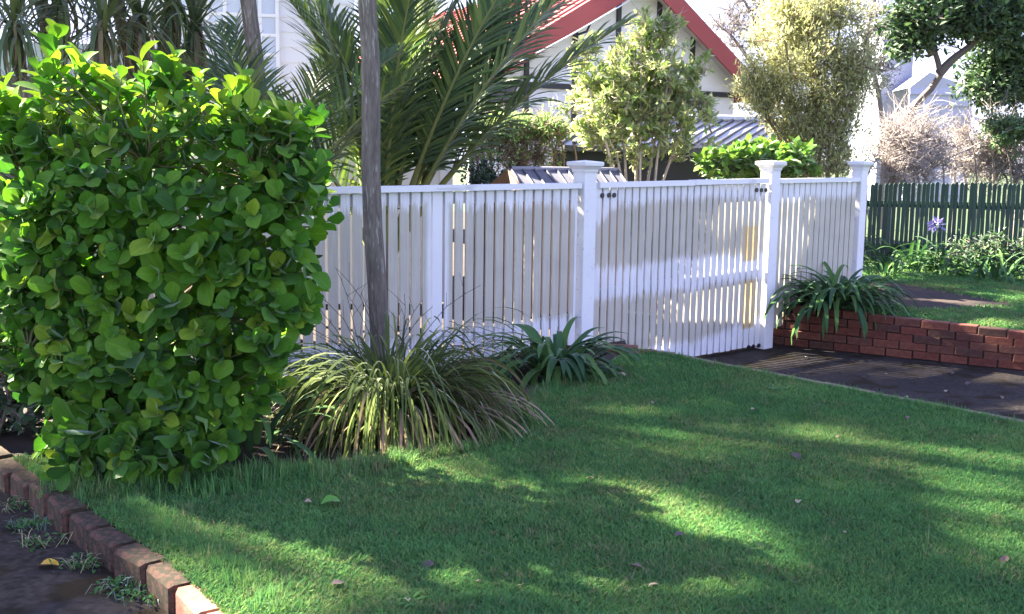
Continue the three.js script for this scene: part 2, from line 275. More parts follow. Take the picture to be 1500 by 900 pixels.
// ------------------------------------------------------------------ white fence, gate and posts
const F0 = v3(-1.17, 0, -7.2), FD = v3(4.25, 0, -3.75).normalize(), FN = v3(-FD.z, 0, FD.x); if (FN.z < 0) FN.negate(); // FN faces the camera
FN.set(FD.z, 0, -FD.x); if (FN.z < 0) FN.negate();
const fp = (s, y, off = 0) => F0.clone().addScaledVector(FD, s).addScaledVector(FN, off).setY(y);
function fenceHit(px, py) { const r = ray(px, py), t = F0.clone().sub(camera.position).dot(FN) / r.dot(FN), p = camera.position.clone().addScaledVector(r, t); return [p.clone().sub(F0).dot(FD), p.y]; }
const FS0 = -2.6, FS1 = 6.6, FY0 = -0.45, FY1 = 1.45;
const paintTex = (() => { // beige fields with white brushed in along rails, tops and bottoms
  const W = 2048, H = 512, d = new Uint8Array(W * H * 4);
  const white = [0.905, 0.905, 0.91], beige = [0.76, 0.74, 0.685], prim = [0.8, 0.71, 0.53];
  const S = (px, py) => fenceHit(px, py);
  const line = (pts) => { const q = pts.map(([a, b]) => S(a, b)); return (s) => { if (s <= q[0][0]) return q[0][1]; for (let i = 0; i < q.length - 1; i++) if (s <= q[i + 1][0]) return lerp(q[i][1], q[i + 1][1], (s - q[i][0]) / (q[i + 1][0] - q[i][0])); return q[q.length - 1][1]; }; };
  const topL = line([[470, 318], [560, 305], [640, 300], [700, 306], [800, 300], [845, 305]]), botL = line([[430, 512], [500, 508], [600, 500], [700, 480], [800, 468], [845, 462]]);
  const topG = line([[872, 330], [885, 320], [905, 300], [925, 300], [960, 296], [1010, 292], [1060, 290], [1120, 292]]);
  const midA = line([[872, 392], [900, 392], [950, 386], [1000, 378], [1060, 374], [1120, 370]]), midB = line([[872, 440], [900, 436], [960, 430], [1010, 425], [1060, 414], [1120, 408]]);
  const botG = line([[872, 560], [930, 520], [960, 506], [1000, 503], [1040, 494], [1080, 475], [1120, 462]]);
  const topR = line([[1140, 293], [1260, 287]]);
  const y1 = [S(1098, 332), S(1098, 382)], y2 = [S(1098, 410), S(1098, 480)], px0 = S(1088, 350)[0], px1 = S(1109, 350)[0], qx0 = S(1087, 450)[0], qx1 = S(1104, 450)[0];
  for (let j = 0; j < H; j++) for (let i = 0; i < W; i++) {
    const s = lerp(FS0, FS1, (i + 0.5) / W), y = lerp(FY0, FY1, (j + 0.5) / H);
    const pk = Math.floor((s + 40) / 0.0485), jit = (hash2(pk, 3) - 0.5) * 0.035 + (fbm(s * 90, y * 7, 3) - 0.5) * 0.12;
    const up = (edge, soft = 0.04) => sstep(edge + jit - soft, edge + jit + soft, y);
    let w;
    if (s < 2.3) { w = Math.max(up(topL(s)), 1 - up(botL(s))); const mid = S(640, 400)[0]; w = Math.max(w, 1 - sstep(0.075, 0.12, Math.abs(s - mid))); if (s > 2.2) w = 1; }
    else if (s < 4.85) { w = Math.max(up(topG(s)), 1 - up(botG(s)), (1 - up(midA(s))) * up(midB(s))); if (s < 2.44) w = Math.max(w, 0.75); }
    else w = up(topR(s));
    let c = mix3(beige, white, w);
    const inY = (a, b, u, v) => sstep(u - 0.01, u + 0.01, s + (fbm(s * 50, y * 20, 2) - 0.5) * 0.02) * (1 - sstep(v - 0.01, v + 0.01, s)) * sstep(b[1] - 0.01, b[1] + 0.01, y + jit * 0.4) * (1 - sstep(a[1] - 0.01, a[1] + 0.01, y + jit * 0.4));
    c = mix3(c, prim, Math.max(inY(y1[0], y1[1], px0, px1), inY(y2[0], y2[1], qx0, qx1)) * 0.9);
    const st = 0.96 + 0.1 * (fbm(s * 160, y * 5, 2) - 0.5) + 0.08 * (fbm(s * 4, y * 6, 3) - 0.5);
    const k = (j * W + i) * 4; d[k] = sat(c[0] * st) * 255; d[k + 1] = sat(c[1] * st) * 255; d[k + 2] = sat(c[2] * st) * 255; d[k + 3] = 255;
  }
  const t = new THREE.DataTexture(d, W, H); t.magFilter = THREE.LinearFilter; t.minFilter = THREE.LinearMipmapLinearFilter; t.generateMipmaps = true; t.colorSpace = THREE.SRGBColorSpace; t.needsUpdate = true; return t;
})();
const paintMat = new THREE.MeshStandardMaterial({ map: paintTex, roughness: 0.6 });
const whiteTex = tex(256, 256, (u, v) => { const a = wrapNoise(u, v, 5, 4), b = wrapNoise(u, v, 30, 3), k = 0.9 + 0.05 * (a - 0.5) - 0.12 * sstep(0.68, 0.8, b); return [k, k, k * 1.005]; });
const whiteMat = new THREE.MeshStandardMaterial({ map: whiteTex, roughness: 0.55 });
const blackBolt = std(0.015, 0.015, 0.017, 0.4);
function fenceBox(name, s0, s1, y0, y1, o0, o1, mat, parent) { // box in fence coordinates with paint uv
  const g = new THREE.BoxGeometry(s1 - s0, y1 - y0, o1 - o0), p = g.attributes.position, uv = g.attributes.uv, cs = (s0 + s1) / 2, cy = (y0 + y1) / 2;
  for (let i = 0; i < p.count; i++) uv.setXY(i, (cs + p.getX(i) - FS0) / (FS1 - FS0), (cy + p.getY(i) - FY0) / (FY1 - FY0));
  const m = mesh(name, g, mat, parent); m.quaternion.setFromRotationMatrix(new THREE.Matrix4().makeBasis(FD, UP, FD.clone().cross(UP))); m.position.copy(fp(cs, cy)).addScaledVector(FD.clone().cross(UP), 0);
  m.position.addScaledVector(FN, (o0 + o1) / 2); return m;
}
const PITCHP = 0.0965, PW = 0.071;
function slope(pxs) { const a = fenceHit(...pxs[0]), b = fenceHit(...pxs[1]); return (s) => lerp(a[1], b[1], (s - a[0]) / (b[0] - a[0])); }
function tiltedRail(name, s0, s1, fy, h, o0, o1, mat, parent) { // rail following a sloping line: top at fy(s)
  const m = fenceBox(name, s0, s1, -h / 2, h / 2, o0, o1, mat, parent);
  const g = m.geometry, p = g.attributes.position, uv = g.attributes.uv, c = (s0 + s1) / 2;
  for (let i = 0; i < p.count; i++) { const y = fy(c + p.getX(i)) - h / 2 + p.getY(i); p.setY(i, y); uv.setY(i, (y - FY0) / (FY1 - FY0)); }
  g.computeVertexNormals(); return m;
}
// left panel
{
  const f = thing('picket_fence', 'long white and beige painted picket panel behind the arching grass clump', 'fence');
  const cap = slope([[493, 274], [850, 268]]);
  const s0 = -2.4, s1 = 2.245;
  const mid = fenceHit(640, 400)[0];
  for (let s = s1 - PITCHP * 0.55; s > s0; s -= PITCHP) {
    if (Math.abs(s - mid) < 0.08) continue;
    fenceBox('picket', s - PW / 2 + R(-0.002, 0.002), s + PW / 2 + R(-0.002, 0.002), 0.0 + R(0, 0.012), cap(s) - 0.045, -0.003 + R(-0.002, 0.002), 0.011, paintMat, f);
  }
  fenceBox('post', mid - 0.044, mid + 0.044, -0.05, cap(mid) - 0.045, -0.05, 0.004, whiteMat, f);
  tiltedRail('cap_rail', s0, s1, cap, 0.042, -0.055, 0.04, whiteMat, f);
  tiltedRail('rail', s0, s1, (s) => cap(s) - 0.05, 0.085, -0.055, -0.013, paintMat, f);
  const lr = slope([[450, 517], [820, 464]]);
  tiltedRail('rail', s0, s1, lr, 0.085, -0.055, -0.013, paintMat, f);
}
// gate
{
  const g = thing('driveway_gate', 'patchily painted white and beige picket gate standing across the driveway', 'gate');
  const cap = slope([[880, 267.2], [1118, 262.2]]);
  const s0 = 2.425, s1 = 4.725;
  const n = Math.round((s1 - s0) / 0.0895), pt = (s1 - s0) / n;
  for (let i = 0; i < n; i++) { const s = s0 + pt * (i + 0.5); fenceBox('picket', s - 0.0335, s + 0.0335, -0.265 + R(0, 0.008), cap(s) - 0.045, -0.005 + R(-0.002, 0.002), 0.009, paintMat, g); }
  const sm = fenceHit(1015, 266)[0];
  tiltedRail('cap_rail', s0 + 0.03, sm - 0.004, cap, 0.044, -0.05, 0.035, whiteMat, g);
  tiltedRail('cap_rail', sm + 0.004, s1, (s) => cap(s) + 0.004, 0.044, -0.05, 0.035, whiteMat, g);
  tiltedRail('rail', s0, s1, (s) => cap(s) - 0.07, 0.09, -0.055, -0.015, paintMat, g);
  const mr = slope([[880, 424], [1112, 392]]); tiltedRail('rail', s0, s1, mr, 0.09, -0.055, -0.015, paintMat, g);
  const br = slope([[1035, 502], [1118, 492]]); tiltedRail('rail', s0, s1, (s) => Math.max(-0.2, br(s)), 0.09, -0.055, -0.015, paintMat, g);
  const bolt = new THREE.CylinderGeometry(0.02, 0.02, 0.014, 12); bolt.rotateX(Math.PI / 2);
  for (const [x, y] of [[880.5, 286.5], [890.5, 286], [898, 286], [1107, 278.5], [1114, 278.5], [1120.5, 278.5], [1095, 508.5], [1102, 507.5], [1110, 506]]) {
    const [s, yy] = fenceHit(x, y), m = mesh('bolt', bolt, blackBolt, g); m.position.copy(fp(s, yy, 0.013)); m.quaternion.setFromUnitVectors(v3(0, 0, 1), FN);
  }
}
// right panel
{
  const f = thing('picket_fence', 'short beige picket panel topped in white above the brick wall', 'fence');
  const cap = slope([[1143, 262], [1258, 260]]);
  const s0 = 4.905, s1 = 6.3;
  for (let s = s0 + 0.03; s < s1; s += 0.0925) fenceBox('picket', s - 0.038 + R(-0.002, 0.002), s + 0.038, lerp(-0.12, 0.05, (s - s0) / (s1 - s0)), cap(s) - 0.045, -0.01 + R(-0.002, 0.002), 0.011, paintMat, f);
  tiltedRail('cap_rail', s0, s1, cap, 0.042, -0.055, 0.04, whiteMat, f);
  tiltedRail('rail', s0, s1, (s) => cap(s) - 0.05, 0.085, -0.055, -0.013, paintMat, f);
  tiltedRail('rail', s0, s1, (s) => 0.28, 0.085, -0.055, -0.013, paintMat, f);
}
// posts with moulded caps
function capProfile(parent, w, top) { // square moulded cap by stacked tapering prisms joined in one mesh
  const st = [[w * 0.53, -0.085], [w * 0.56, -0.07], [w * 0.56, -0.062], [w * 0.66, -0.045], [w * 0.78, -0.03], [w * 0.79, -0.006], [w * 0.75, 0.0], [0.001, 0.012]];
  const mb = new MB();
  for (let k = 0; k < st.length - 1; k++) { const [a, y0] = st[k], [b, y1] = st[k + 1]; const c0 = [[-a, -a], [a, -a], [a, a], [-a, a]], c1 = [[-b, -b], [b, -b], [b, b], [-b, b]]; for (let q = 0; q < 4; q++) { const r = (q + 1) % 4; mb.quad(v3(c0[r][0], y0, c0[r][1]), v3(c0[q][0], y0, c0[q][1]), v3(c1[q][0], y1, c1[q][1]), v3(c1[r][0], y1, c1[r][1]), null, [[0, 0], [0.1, 0], [0.1, 0.05], [0, 0.05]]); } }
  const m = mesh('post_cap', mb.geo(), whiteMat, parent); m.position.y = top; return m;
}
for (const [s, w, y0, top, label] of [
  [2.335, 0.135, -0.05, 1.465, 'tall white square post between the long picket panel and the gate'],
  [4.815, 0.135, -0.3, 1.485, 'tall white square post between the gate and the short beige panel'],
  [6.375, 0.12, -0.05, 1.495, 'white square end post beside the green picket fence']]) {
  const p = thing('fence_post', label, 'post', fp(s, 0, -0.02), 'white fence posts'); p.quaternion.setFromRotationMatrix(new THREE.Matrix4().makeBasis(FD, UP, FD.clone().cross(UP)));
  const b = mesh('shaft', chamfer(w, top - 0.06 - y0, w, 0.004), whiteMat, p); b.position.y = (y0 + top - 0.06) / 2;
  capProfile(p, w, top);
}

// ------------------------------------------------------------------ green picket fence behind the raised lawn
{
  const f = thing('green_fence', 'weathered dark green picket fence behind the raised garden', 'fence');
  const gm = [[0.02, 0.05, 0.033], [0.023, 0.056, 0.04], [0.027, 0.062, 0.044], [0.018, 0.043, 0.032]].map(([r, g, b]) => new THREE.MeshStandardMaterial({ color: rgb(r, g, b), roughness: 0.7 }));
  const A = at(1262, 300, 14.9), B = at(1760, 300, 14.3), d = B.clone().sub(A).setY(0), L = d.length(); d.normalize();
  const n0 = v3(d.z, 0, -d.x); if (n0.z < 0) n0.negate();
  const gp = new THREE.Shape(); gp.moveTo(-0.023, 0); gp.lineTo(0.023, 0); gp.lineTo(0.023, 1.13); gp.lineTo(0.01, 1.15); gp.lineTo(-0.01, 1.15); gp.lineTo(-0.023, 1.13);
  const pg = new THREE.ExtrudeGeometry(gp, { depth: 0.02, bevelEnabled: false });
  for (let s = 0; s < L; s += 0.061) { const p = A.clone().addScaledVector(d, s); const m = mesh('picket', pg, pick(gm), f); p.y = 0.05 + R(-0.012, 0.012) + 0.03 * Math.sin(s * 1.1); m.position.copy(p); m.quaternion.setFromRotationMatrix(frameOf(d)); m.rotateZ(R(-0.012, 0.012)); }
  for (const y of [0.35, 0.93]) { const c = A.clone().add(B).multiplyScalar(0.5).addScaledVector(n0, -0.035); c.y = y; placedBox('rail', v3(L, 0.085, 0.04), c, d, gm[0], f); }
}

// ------------------------------------------------------------------ buildings
const boardTex = tex(128, 128, (u, v) => { const k = 0.88 + 0.05 * (wrapNoise(u, v, 6, 3) - 0.5); return [k, k, k]; });
const boardMat = new THREE.MeshStandardMaterial({ map: boardTex, roughness: 0.65 });
function weatherWall(parent, A, B, y0, y1, step, mat) { // lapped boards between two ground points, facing right-hand side of A->B towards camera
  const d = B.clone().sub(A).setY(0), L = d.length(); d.normalize(); const n = v3(d.z, 0, -d.x); if (n.clone().negate().dot(A) < 0) n.negate();
  for (let y = y0; y < y1; y += step) {
    const mb = new MB(), a = A.clone(), b = B.clone(), h = Math.min(step + 0.012, y1 - y + 0.012);
    const c = [a.clone().addScaledVector(n, 0.03), b.clone().addScaledVector(n, 0.03), b.clone().addScaledVector(n, -0.02), a.clone().addScaledVector(n, -0.02)].map((q) => q.setY(y));
    const t = [a.clone().addScaledVector(n, 0.012), b.clone().addScaledVector(n, 0.012), b.clone().addScaledVector(n, -0.02), a.clone().addScaledVector(n, -0.02)].map((q) => q.setY(y + h));
    mb.hexa([...c, ...t]); mesh('weatherboard', mb.geo(), mat, parent);
  }
  return { d, n, L };
}
{ // small white shed behind the fence
  const g = thing('weatherboard_shed', 'small white weatherboard shed with corner board behind the picket fence', 'shed');
  const B = at(660, 260, 11.2).setY(0), A = at(462, 260, 10.9).setY(0);
  const yT = at(650, 150, 11.2).y, w = weatherWall(g, A, B, 0, yT, 0.15, boardMat);
  const c = B.clone().addScaledVector(w.d, -0.05).addScaledVector(w.n, 0.02); c.y = yT / 2; placedBox('corner_board', v3(0.13, yT, 0.05), c, w.d, whiteMat, g);
  const bk = B.clone().addScaledVector(w.n, -1.2).addScaledVector(w.d, -0.02); bk.y = yT / 2; placedBox('side_wall', v3(2.3, yT, 0.04), bk, w.n, boardMat, g);
  const r0 = A.clone().addScaledVector(w.n, 0.15).setY(yT + 0.02), r1 = B.clone().addScaledVector(w.n, 0.15).addScaledVector(w.d, 0.12).setY(yT + 0.02), r2 = r1.clone().addScaledVector(w.n, -2.6).setY(yT + 0.4), r3 = r0.clone().addScaledVector(w.n, -2.6).setY(yT + 0.4);
  const up = (p) => p.clone().setY(p.y + 0.05); mesh('roof', new MB().hexa([r0, r1, r2, r3, up(r0), up(r1), up(r2), up(r3)]).geo(), std(0.14, 0.14, 0.15, 0.6), g);
}
{ // taller white house at the back left with grey roof slope
  const g = thing('weatherboard_house', 'tall white weatherboard house partly hidden behind the dark palm trunks', 'house');
  const A = at(196, 200, 14).setY(0), B = at(520, 200, 14.6).setY(0);
  const w = weatherWall(g, A, B, 0, 4.0, 0.19, boardMat);
  const off = (p, k) => p.clone().addScaledVector(w.n, k);
  // tall multi-pane window
  const ws = std(0.5, 0.56, 0.66, 0.15), fr = whiteMat;
  const wc = at(330, 50, 14.2); const win = placedBox('window', v3(1.3, 1.5, 0.03), off(wc, 0.03), w.d, ws, g);
  for (let k = -3; k <= 3; k++) { const m = mesh('glazing_bar', new THREE.BoxGeometry(0.045, 1.5, 0.03), fr, win); m.position.set(k * 0.215, 0, 0.02); }
  for (let k = -3; k <= 3; k++) { const m = mesh('glazing_bar', new THREE.BoxGeometry(1.34, 0.04, 0.03), fr, win); m.position.set(0, k * 0.245, 0.022); }
}
{ // low pale green house at far left with dark grey gable roof
  const g = thing('low_house', 'low pale grey green house with dark grey roof behind the spiky heads', 'house');
  const A = at(-160, 230, 12).setY(0), B = at(215, 230, 12.5).setY(0), d = B.clone().sub(A).setY(0).normalize(), n = v3(-d.z, 0, d.x); if (n.z < 0) n.negate();
  const y1 = at(60, 112, 12.2).y, y2 = at(60, 62, 12.2).y, L = A.distanceTo(B);
  const c = A.clone().add(B).multiplyScalar(0.5);
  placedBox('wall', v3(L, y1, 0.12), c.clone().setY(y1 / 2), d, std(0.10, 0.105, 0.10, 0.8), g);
  placedBox('fascia', v3(L + 0.1, y2 - y1, 0.1), c.clone().setY((y1 + y2) / 2).addScaledVector(n, 0.06), d, std(0.42, 0.5, 0.47, 0.6), g);
  const p = [at(196, 66, 12.45), at(232, 72, 12.6), at(300, 118, 12.6), at(300, 175, 12.6), at(196, 175, 12.45)];
  const mb = new MB(), bk = v3(0.2, 0, -1.2); mb.quad(p[0], p[4], p[3], p[2]); mb.quad(p[0], p[2], p[1], p[1]); mb.quad(p[1], p[2], p[2].clone().add(bk), p[1].clone().add(bk)); mb.quad(p[0], p[1], p[1].clone().add(bk), p[0].clone().add(bk));
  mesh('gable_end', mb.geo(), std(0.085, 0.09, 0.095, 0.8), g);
}
{ // red roofed house with white panelled gable
  const g = thing('gable_house', 'white panelled gable house with dark battens and red barge boards', 'house');
  const A = at(686, 230, 16.6).setY(-0.3), B = at(1072, 230, 19.2).setY(-0.3), d = B.clone().sub(A).setY(0), L = d.length(); d.normalize();
  const n = v3(d.z, 0, -d.x); if (n.z < 0) n.negate();
  const hit = (px, py, off = 0) => { const r = ray(px, py), o = A.clone().addScaledVector(n, off), t = o.clone().sub(camera.position).dot(n) / r.dot(n); return camera.position.clone().addScaledVector(r, t); };
  const sOf = (p) => p.clone().sub(A).dot(d), P = (s, y, off = 0) => A.clone().addScaledVector(d, s).addScaledVector(n, off).setY(y);
  const eL = hit(708, 96), ap = hit(930, -39), eR = hit(1067, 108); const s1 = sOf(eL), sA = sOf(ap), s2 = sOf(eR);
  const slL = (ap.y - eL.y) / (sA - s1), slR = (ap.y - eR.y) / (s2 - sA), yAt = (s) => s < sA ? ap.y - (sA - s) * slL : ap.y - (s - sA) * slR;
  // wall panels between battens
  const bx = [688, 770, 840.5, 903, 962, 1012, 1062].map((x) => sOf(hit(x, 120)));
  const edges = [0, ...bx.slice(1, -1), L], yb = (s) => hit(770, 124).y;
  const wallT = tex(128, 128, (u, v) => { const k = 0.92 + 0.06 * (wrapNoise(u, v, 5, 4) - 0.5); return [k, k, k]; }), wm = new THREE.MeshStandardMaterial({ map: wallT, roughness: 0.7 });
  const rail = yb(0);
  for (let k = 0; k < edges.length - 1; k++) {
    const a = edges[k] + 0.01, b = edges[k + 1] - 0.01, mk = (pts) => { const s = new THREE.Shape(pts.map(([x, y]) => new THREE.Vector2(x, y))), e = new THREE.ExtrudeGeometry(s, { depth: 0.06, bevelEnabled: false }); const m = mesh('wall_panel', e, wm, g); m.quaternion.setFromRotationMatrix(new THREE.Matrix4().makeBasis(d, UP, n)); m.position.copy(A).setY(0).addScaledVector(n, -0.06); };
    mk([[a, -0.4], [b, -0.4], [b, Math.min(rail - 0.01, yAt(b))], [a, Math.min(rail - 0.01, yAt(a))]]);
    if (yAt(a) > rail + 0.05 || yAt(b) > rail + 0.05) { const pts = [[a, rail + 0.01], [b, rail + 0.01]]; if (yAt(b) > rail + 0.01) pts.push([b, yAt(b)]); if (a < sA && b > sA) pts.push([sA, yAt(sA)]); if (yAt(a) > rail + 0.01) pts.push([a, yAt(a)]); mk(pts); }
  }
  const dark = std(0.03, 0.035, 0.04, 0.6);
  for (const s of bx.slice(0, -1)) { const y = yAt(s) - 0.02; placedBox('batten', v3(0.075, y + 0.3, 0.05), P(Math.max(0.05, s), (y - 0.3) / 2, 0.02), d, dark, g); }
  placedBox('batten', v3(L - 0.1, 0.085, 0.05), P(L / 2, rail, 0.024), d, dark, g);
  // roof slopes: trapezoid sheets with ribs, and red barge boards standing proud of the wall
  const red = std(0.33, 0.06, 0.06, 0.6), redRoof = std(0.34, 0.075, 0.075, 0.6), soff = std(0.5, 0.48, 0.47, 0.8), over = 0.38, back = -9;
  for (const sd of [-1, 1]) {
    const se = sd < 0 ? -0.55 : L + 0.5, y0 = yAt(sd < 0 ? 0 : L) - (sd < 0 ? slL * 0.55 : slR * 0.5), yt = ap.y;
    const q = (s, y, o, up = 0) => P(s, y + up, o);
    const r = new MB(); r.hexa([q(se, y0, over, 0.02), q(sA, yt, over, 0.02), q(sA, yt, back, 0.02), q(se, y0, back, 0.02), q(se, y0, over, 0.08), q(sA, yt, over, 0.08), q(sA, yt, back, 0.08), q(se, y0, back, 0.08)]);
    const roof = mesh('roof', r.geo(), redRoof, g);
    for (let o = over - 0.2; o > back; o -= 0.3) { const rb = new MB(); rb.tube([q(se, y0, o, 0.085), q(sA, yt, o, 0.085)], 0.03, 5); mesh('roof_rib', rb.geo(), redRoof, roof); }
    const bb = new MB(); bb.hexa([q(se, y0, over, -0.24), q(sA, yt, over, -0.24), q(sA, yt, over + 0.04, -0.24), q(se, y0, over + 0.04, -0.24), q(se, y0, over, 0.1), q(sA, yt, over, 0.1), q(sA, yt, over + 0.04, 0.1), q(se, y0, over + 0.04, 0.1)]);
    mesh('barge_board', bb.geo(), red, g);
    const so = new MB(); so.hexa([q(se, y0, 0, -0.06), q(sA, yt, 0, -0.06), q(sA, yt, over - 0.01, -0.06), q(se, y0, over - 0.01, -0.06), q(se, y0, 0, 0.01), q(sA, yt, 0, 0.01), q(sA, yt, over - 0.01, 0.01), q(se, y0, over - 0.01, 0.01)]);
    mesh('soffit', so.geo(), soff, g);
  }
  const gb = hit(712, 138); placedBox('gutter_box', v3(0.62, 0.3, 0.35), gb.clone().addScaledVector(n, 0.2), d, std(0.09, 0.085, 0.085, 0.7), g);
  const br = new MB(); const bp = hit(862, 14, 0.35); br.tube([bp, bp.clone().add(v3(0.05, -0.18, 0)), bp.clone().add(v3(-0.02, -0.33, 0)), bp.clone().add(v3(-0.16, -0.38, 0)), bp.clone().add(v3(-0.27, -0.3, 0)), bp.clone().add(v3(-0.22, -0.2, 0))], 0.018, 6); mesh('scroll_bracket', br.geo(), dark, g);
  const wb = new MB(); const a0 = at(640, 150, 13), b0 = at(985, -40, 19); const pts = []; for (let k = 0; k <= 20; k++) { const t = k / 20, p = a0.clone().lerp(b0, t); p.y -= 0.25 * 4 * t * (1 - t) * 0.35; pts.push(p); } wb.tube(pts, 0.012, 5);
  tag(mesh('overhead_cable', wb.geo(), std(0.75, 0.75, 0.75, 0.5)), 'thin white cable slung in front of the white gable', 'cable');
}
{ // dark shed with pale ribbed metal roof
  const g = thing('metal_roof_shed', 'black walled shed with pale ribbed metal roof below the red gable', 'shed');
  const e0 = at(822, 217, 13.2), e1 = at(1150, 221, 15.2), r0 = at(885, 179, 14.6), r1 = at(1215, 183, 16.6);
  const up = (p, k) => p.clone().setY(p.y + k), roofM = new THREE.MeshStandardMaterial({ color: rgb(0.48, 0.5, 0.58), roughness: 0.45, metalness: 0.25 });
  mesh('roof', new MB().hexa([e0, e1, r1, r0, up(e0, 0.04), up(e1, 0.04), up(r1, 0.04), up(r0, 0.04)]).geo(), roofM, g);
  const ribM = std(0.06, 0.06, 0.075, 0.5);
  for (let k = 0; k <= 20; k++) { const t = k / 20; const a = up(e0.clone().lerp(e1, t), 0.062), b = up(r0.clone().lerp(r1, t), 0.062); mesh('roof_rib', new MB().tube([a, b], 0.024, 4).geo(), ribM, g); }
  mesh('ridge_cap', new MB().tube([up(r0, 0.06), up(r1, 0.06)], 0.06, 6).geo(), roofM, g);
  const d = e1.clone().sub(e0).setY(0), wl = d.length(); const nn = v3(d.z, 0, -d.x).normalize(); if (nn.z > 0) nn.negate();
  const c = e0.clone().add(e1).multiplyScalar(0.5).addScaledVector(nn, 0.2); c.y = e0.y / 2 - 0.1; placedBox('wall', v3(wl, e0.y + 0.15, 0.1), c, d, std(0.02, 0.021, 0.024, 0.6), g);
  placedBox('gutter', v3(wl, 0.07, 0.08), e0.clone().add(e1).multiplyScalar(0.5).addScaledVector(nn, -0.03).setY((e0.y + e1.y) / 2 - 0.01), d, ribM, g);
}
{ // little playhouse roof just above the fence
  const g = thing('garden_hut', 'small timber hut with ribbed metal roof just above the fence top', 'hut');
  const r0 = at(748, 253, 10.6), r1 = at(905, 254, 11.8), e0 = at(768, 282, 10.1), e1 = at(925, 284, 11.3), b0 = at(712, 282, 10.9), b1 = at(870, 284, 12.1);
  const up = (p, k) => p.clone().setY(p.y + k), rm = std(0.11, 0.11, 0.14, 0.7), tm = std(0.2, 0.11, 0.075, 0.8);
  const f = new MB().hexa([e0, e1, r1, r0, up(e0, 0.03), up(e1, 0.03), up(r1, 0.03), up(r0, 0.03)]); const roof = mesh('roof', f.geo(), rm, g);
  mesh('roof', new MB().hexa([r0, r1, b1, b0, up(r0, 0.03), up(r1, 0.03), up(b1, 0.03), up(b0, 0.03)]).geo(), rm, g);
  for (let k = 0; k <= 10; k++) { const t = k / 10; mesh('roof_rib', new MB().tube([up(e0.clone().lerp(e1, t), 0.035), up(r0.clone().lerp(r1, t), 0.035)], 0.016, 4).geo(), rm, roof); }
  mesh('ridge_cap', new MB().tube([up(r0, 0.04), up(r1, 0.04)], 0.022, 6).geo(), std(0.22, 0.22, 0.26, 0.6), g);
  const bar = (a, b) => { const k = v3(-0.03, 0, 0.05); mesh('barge_board', new MB().hexa([up(a, -0.09).add(k), up(b, -0.09).add(k), up(b, -0.09), up(a, -0.09), up(a, 0.03).add(k), up(b, 0.03).add(k), up(b, 0.03), up(a, 0.03)]).geo(), tm, g); };
  bar(b0, r0); bar(r0, e0);
  const lo = (p) => p.clone().setY(-0.2), e0i = e0.clone().lerp(b0, 0.12), b0i = b0.clone().lerp(e0, 0.12), e1i = e1.clone().lerp(b1, 0.12), b1i = b1.clone().lerp(e1, 0.12);
  const w = new MB(); w.quad(lo(b0i), lo(e0i), e0i, b0i); w.quad(lo(e0i), lo(e1i), e1i, e0i); w.quad(b0i, e0i, r0, r0); w.quad(lo(b1i), lo(b0i), b0i, b1i); mesh('wall', w.geo(), tm, g);
}
{ // far pale house seen between the trees
  const g = thing('distant_house', 'pale lilac weatherboard gable seen beyond the leaning tree trunk', 'house');
  const A = at(1326, 240, 30).setY(-0.3), B = at(1418, 240, 30).setY(-0.3), yE = at(1330, 128, 30).y, ap = at(1362, 106, 30);
  const m = std(0.42, 0.42, 0.52, 0.8);
  for (let y = -0.3; y < yE; y += 0.3) { const mb = new MB(), k = v3(0, 0, 0.05); const h = Math.min(0.3, yE - y); mb.hexa([A.clone().setY(y).add(k), B.clone().setY(y).add(k), B.clone().setY(y), A.clone().setY(y), A.clone().setY(y + h), B.clone().setY(y + h), B.clone().setY(y + h).add(v3(0, 0, -0.1)), A.clone().setY(y + h).add(v3(0, 0, -0.1))]); mesh('weatherboard', mb.geo(), m, g); }
  const gm = new MB(); gm.quad(A.clone().setY(yE), B.clone().setY(yE), ap, ap); const bk = v3(0.5, 0, -6); gm.quad(A.clone().setY(yE), ap, ap.clone().add(bk), A.clone().setY(yE).add(bk)); gm.quad(ap, B.clone().setY(yE), B.clone().setY(yE).add(bk), ap.clone().add(bk)); mesh('gable', gm.geo(), m, g);
  const t = thing('distant_tower', 'tall pale weatherboard building behind the feathery olive shrub', 'building');
  const c = at(1292, 120, 33); placedBox('wall', v3(0.9, 6, 2), c.clone().setY(2.4), v3(1, 0, -0.1), std(0.28, 0.3, 0.38, 0.8), t); placedBox('cornice', v3(1.1, 0.15, 2.2), c.clone().setY(5.45), v3(1, 0, -0.1), std(0.3, 0.32, 0.38, 0.8), t);
}

// ------------------------------------------------------------------ plants: builders
const barkTex = tex(128, 256, (u, v) => { const a = wrapNoise(u, v, 6, 4), b = wrapNoise(u, v, 24, 3), k = 0.42 + 0.22 * (a - 0.5) + 0.25 * (b - 0.5), l = sstep(0.6, 0.74, wrapNoise(u + 0.4, v, 13, 3)); return mix3([k, k * 0.93, k * 0.86], [0.66, 0.66, 0.62], l * 0.7); });
barkTex.repeat.set(2, 3);
const barkMat = new THREE.MeshStandardMaterial({ map: barkTex, bumpMap: barkTex, bumpScale: 0.01, roughness: 0.95 });
const twigMat = new THREE.MeshStandardMaterial({ vertexColors: true, roughness: 0.9 });
function bow(a, b, n, sag, wob) { const pts = [], l = a.distanceTo(b); for (let k = 0; k <= n; k++) { const t = k / n, p = a.clone().lerp(b, t); p.y += sag * l * Math.sin(t * Math.PI); if (k && k < n) p.add(v3(gauss(), gauss(), gauss()).multiplyScalar(wob * l)); pts.push(p); } return pts; }
const taper = (r0, r1, n) => Array.from({ length: n + 1 }, (_, k) => lerp(r0, r1, k / n));
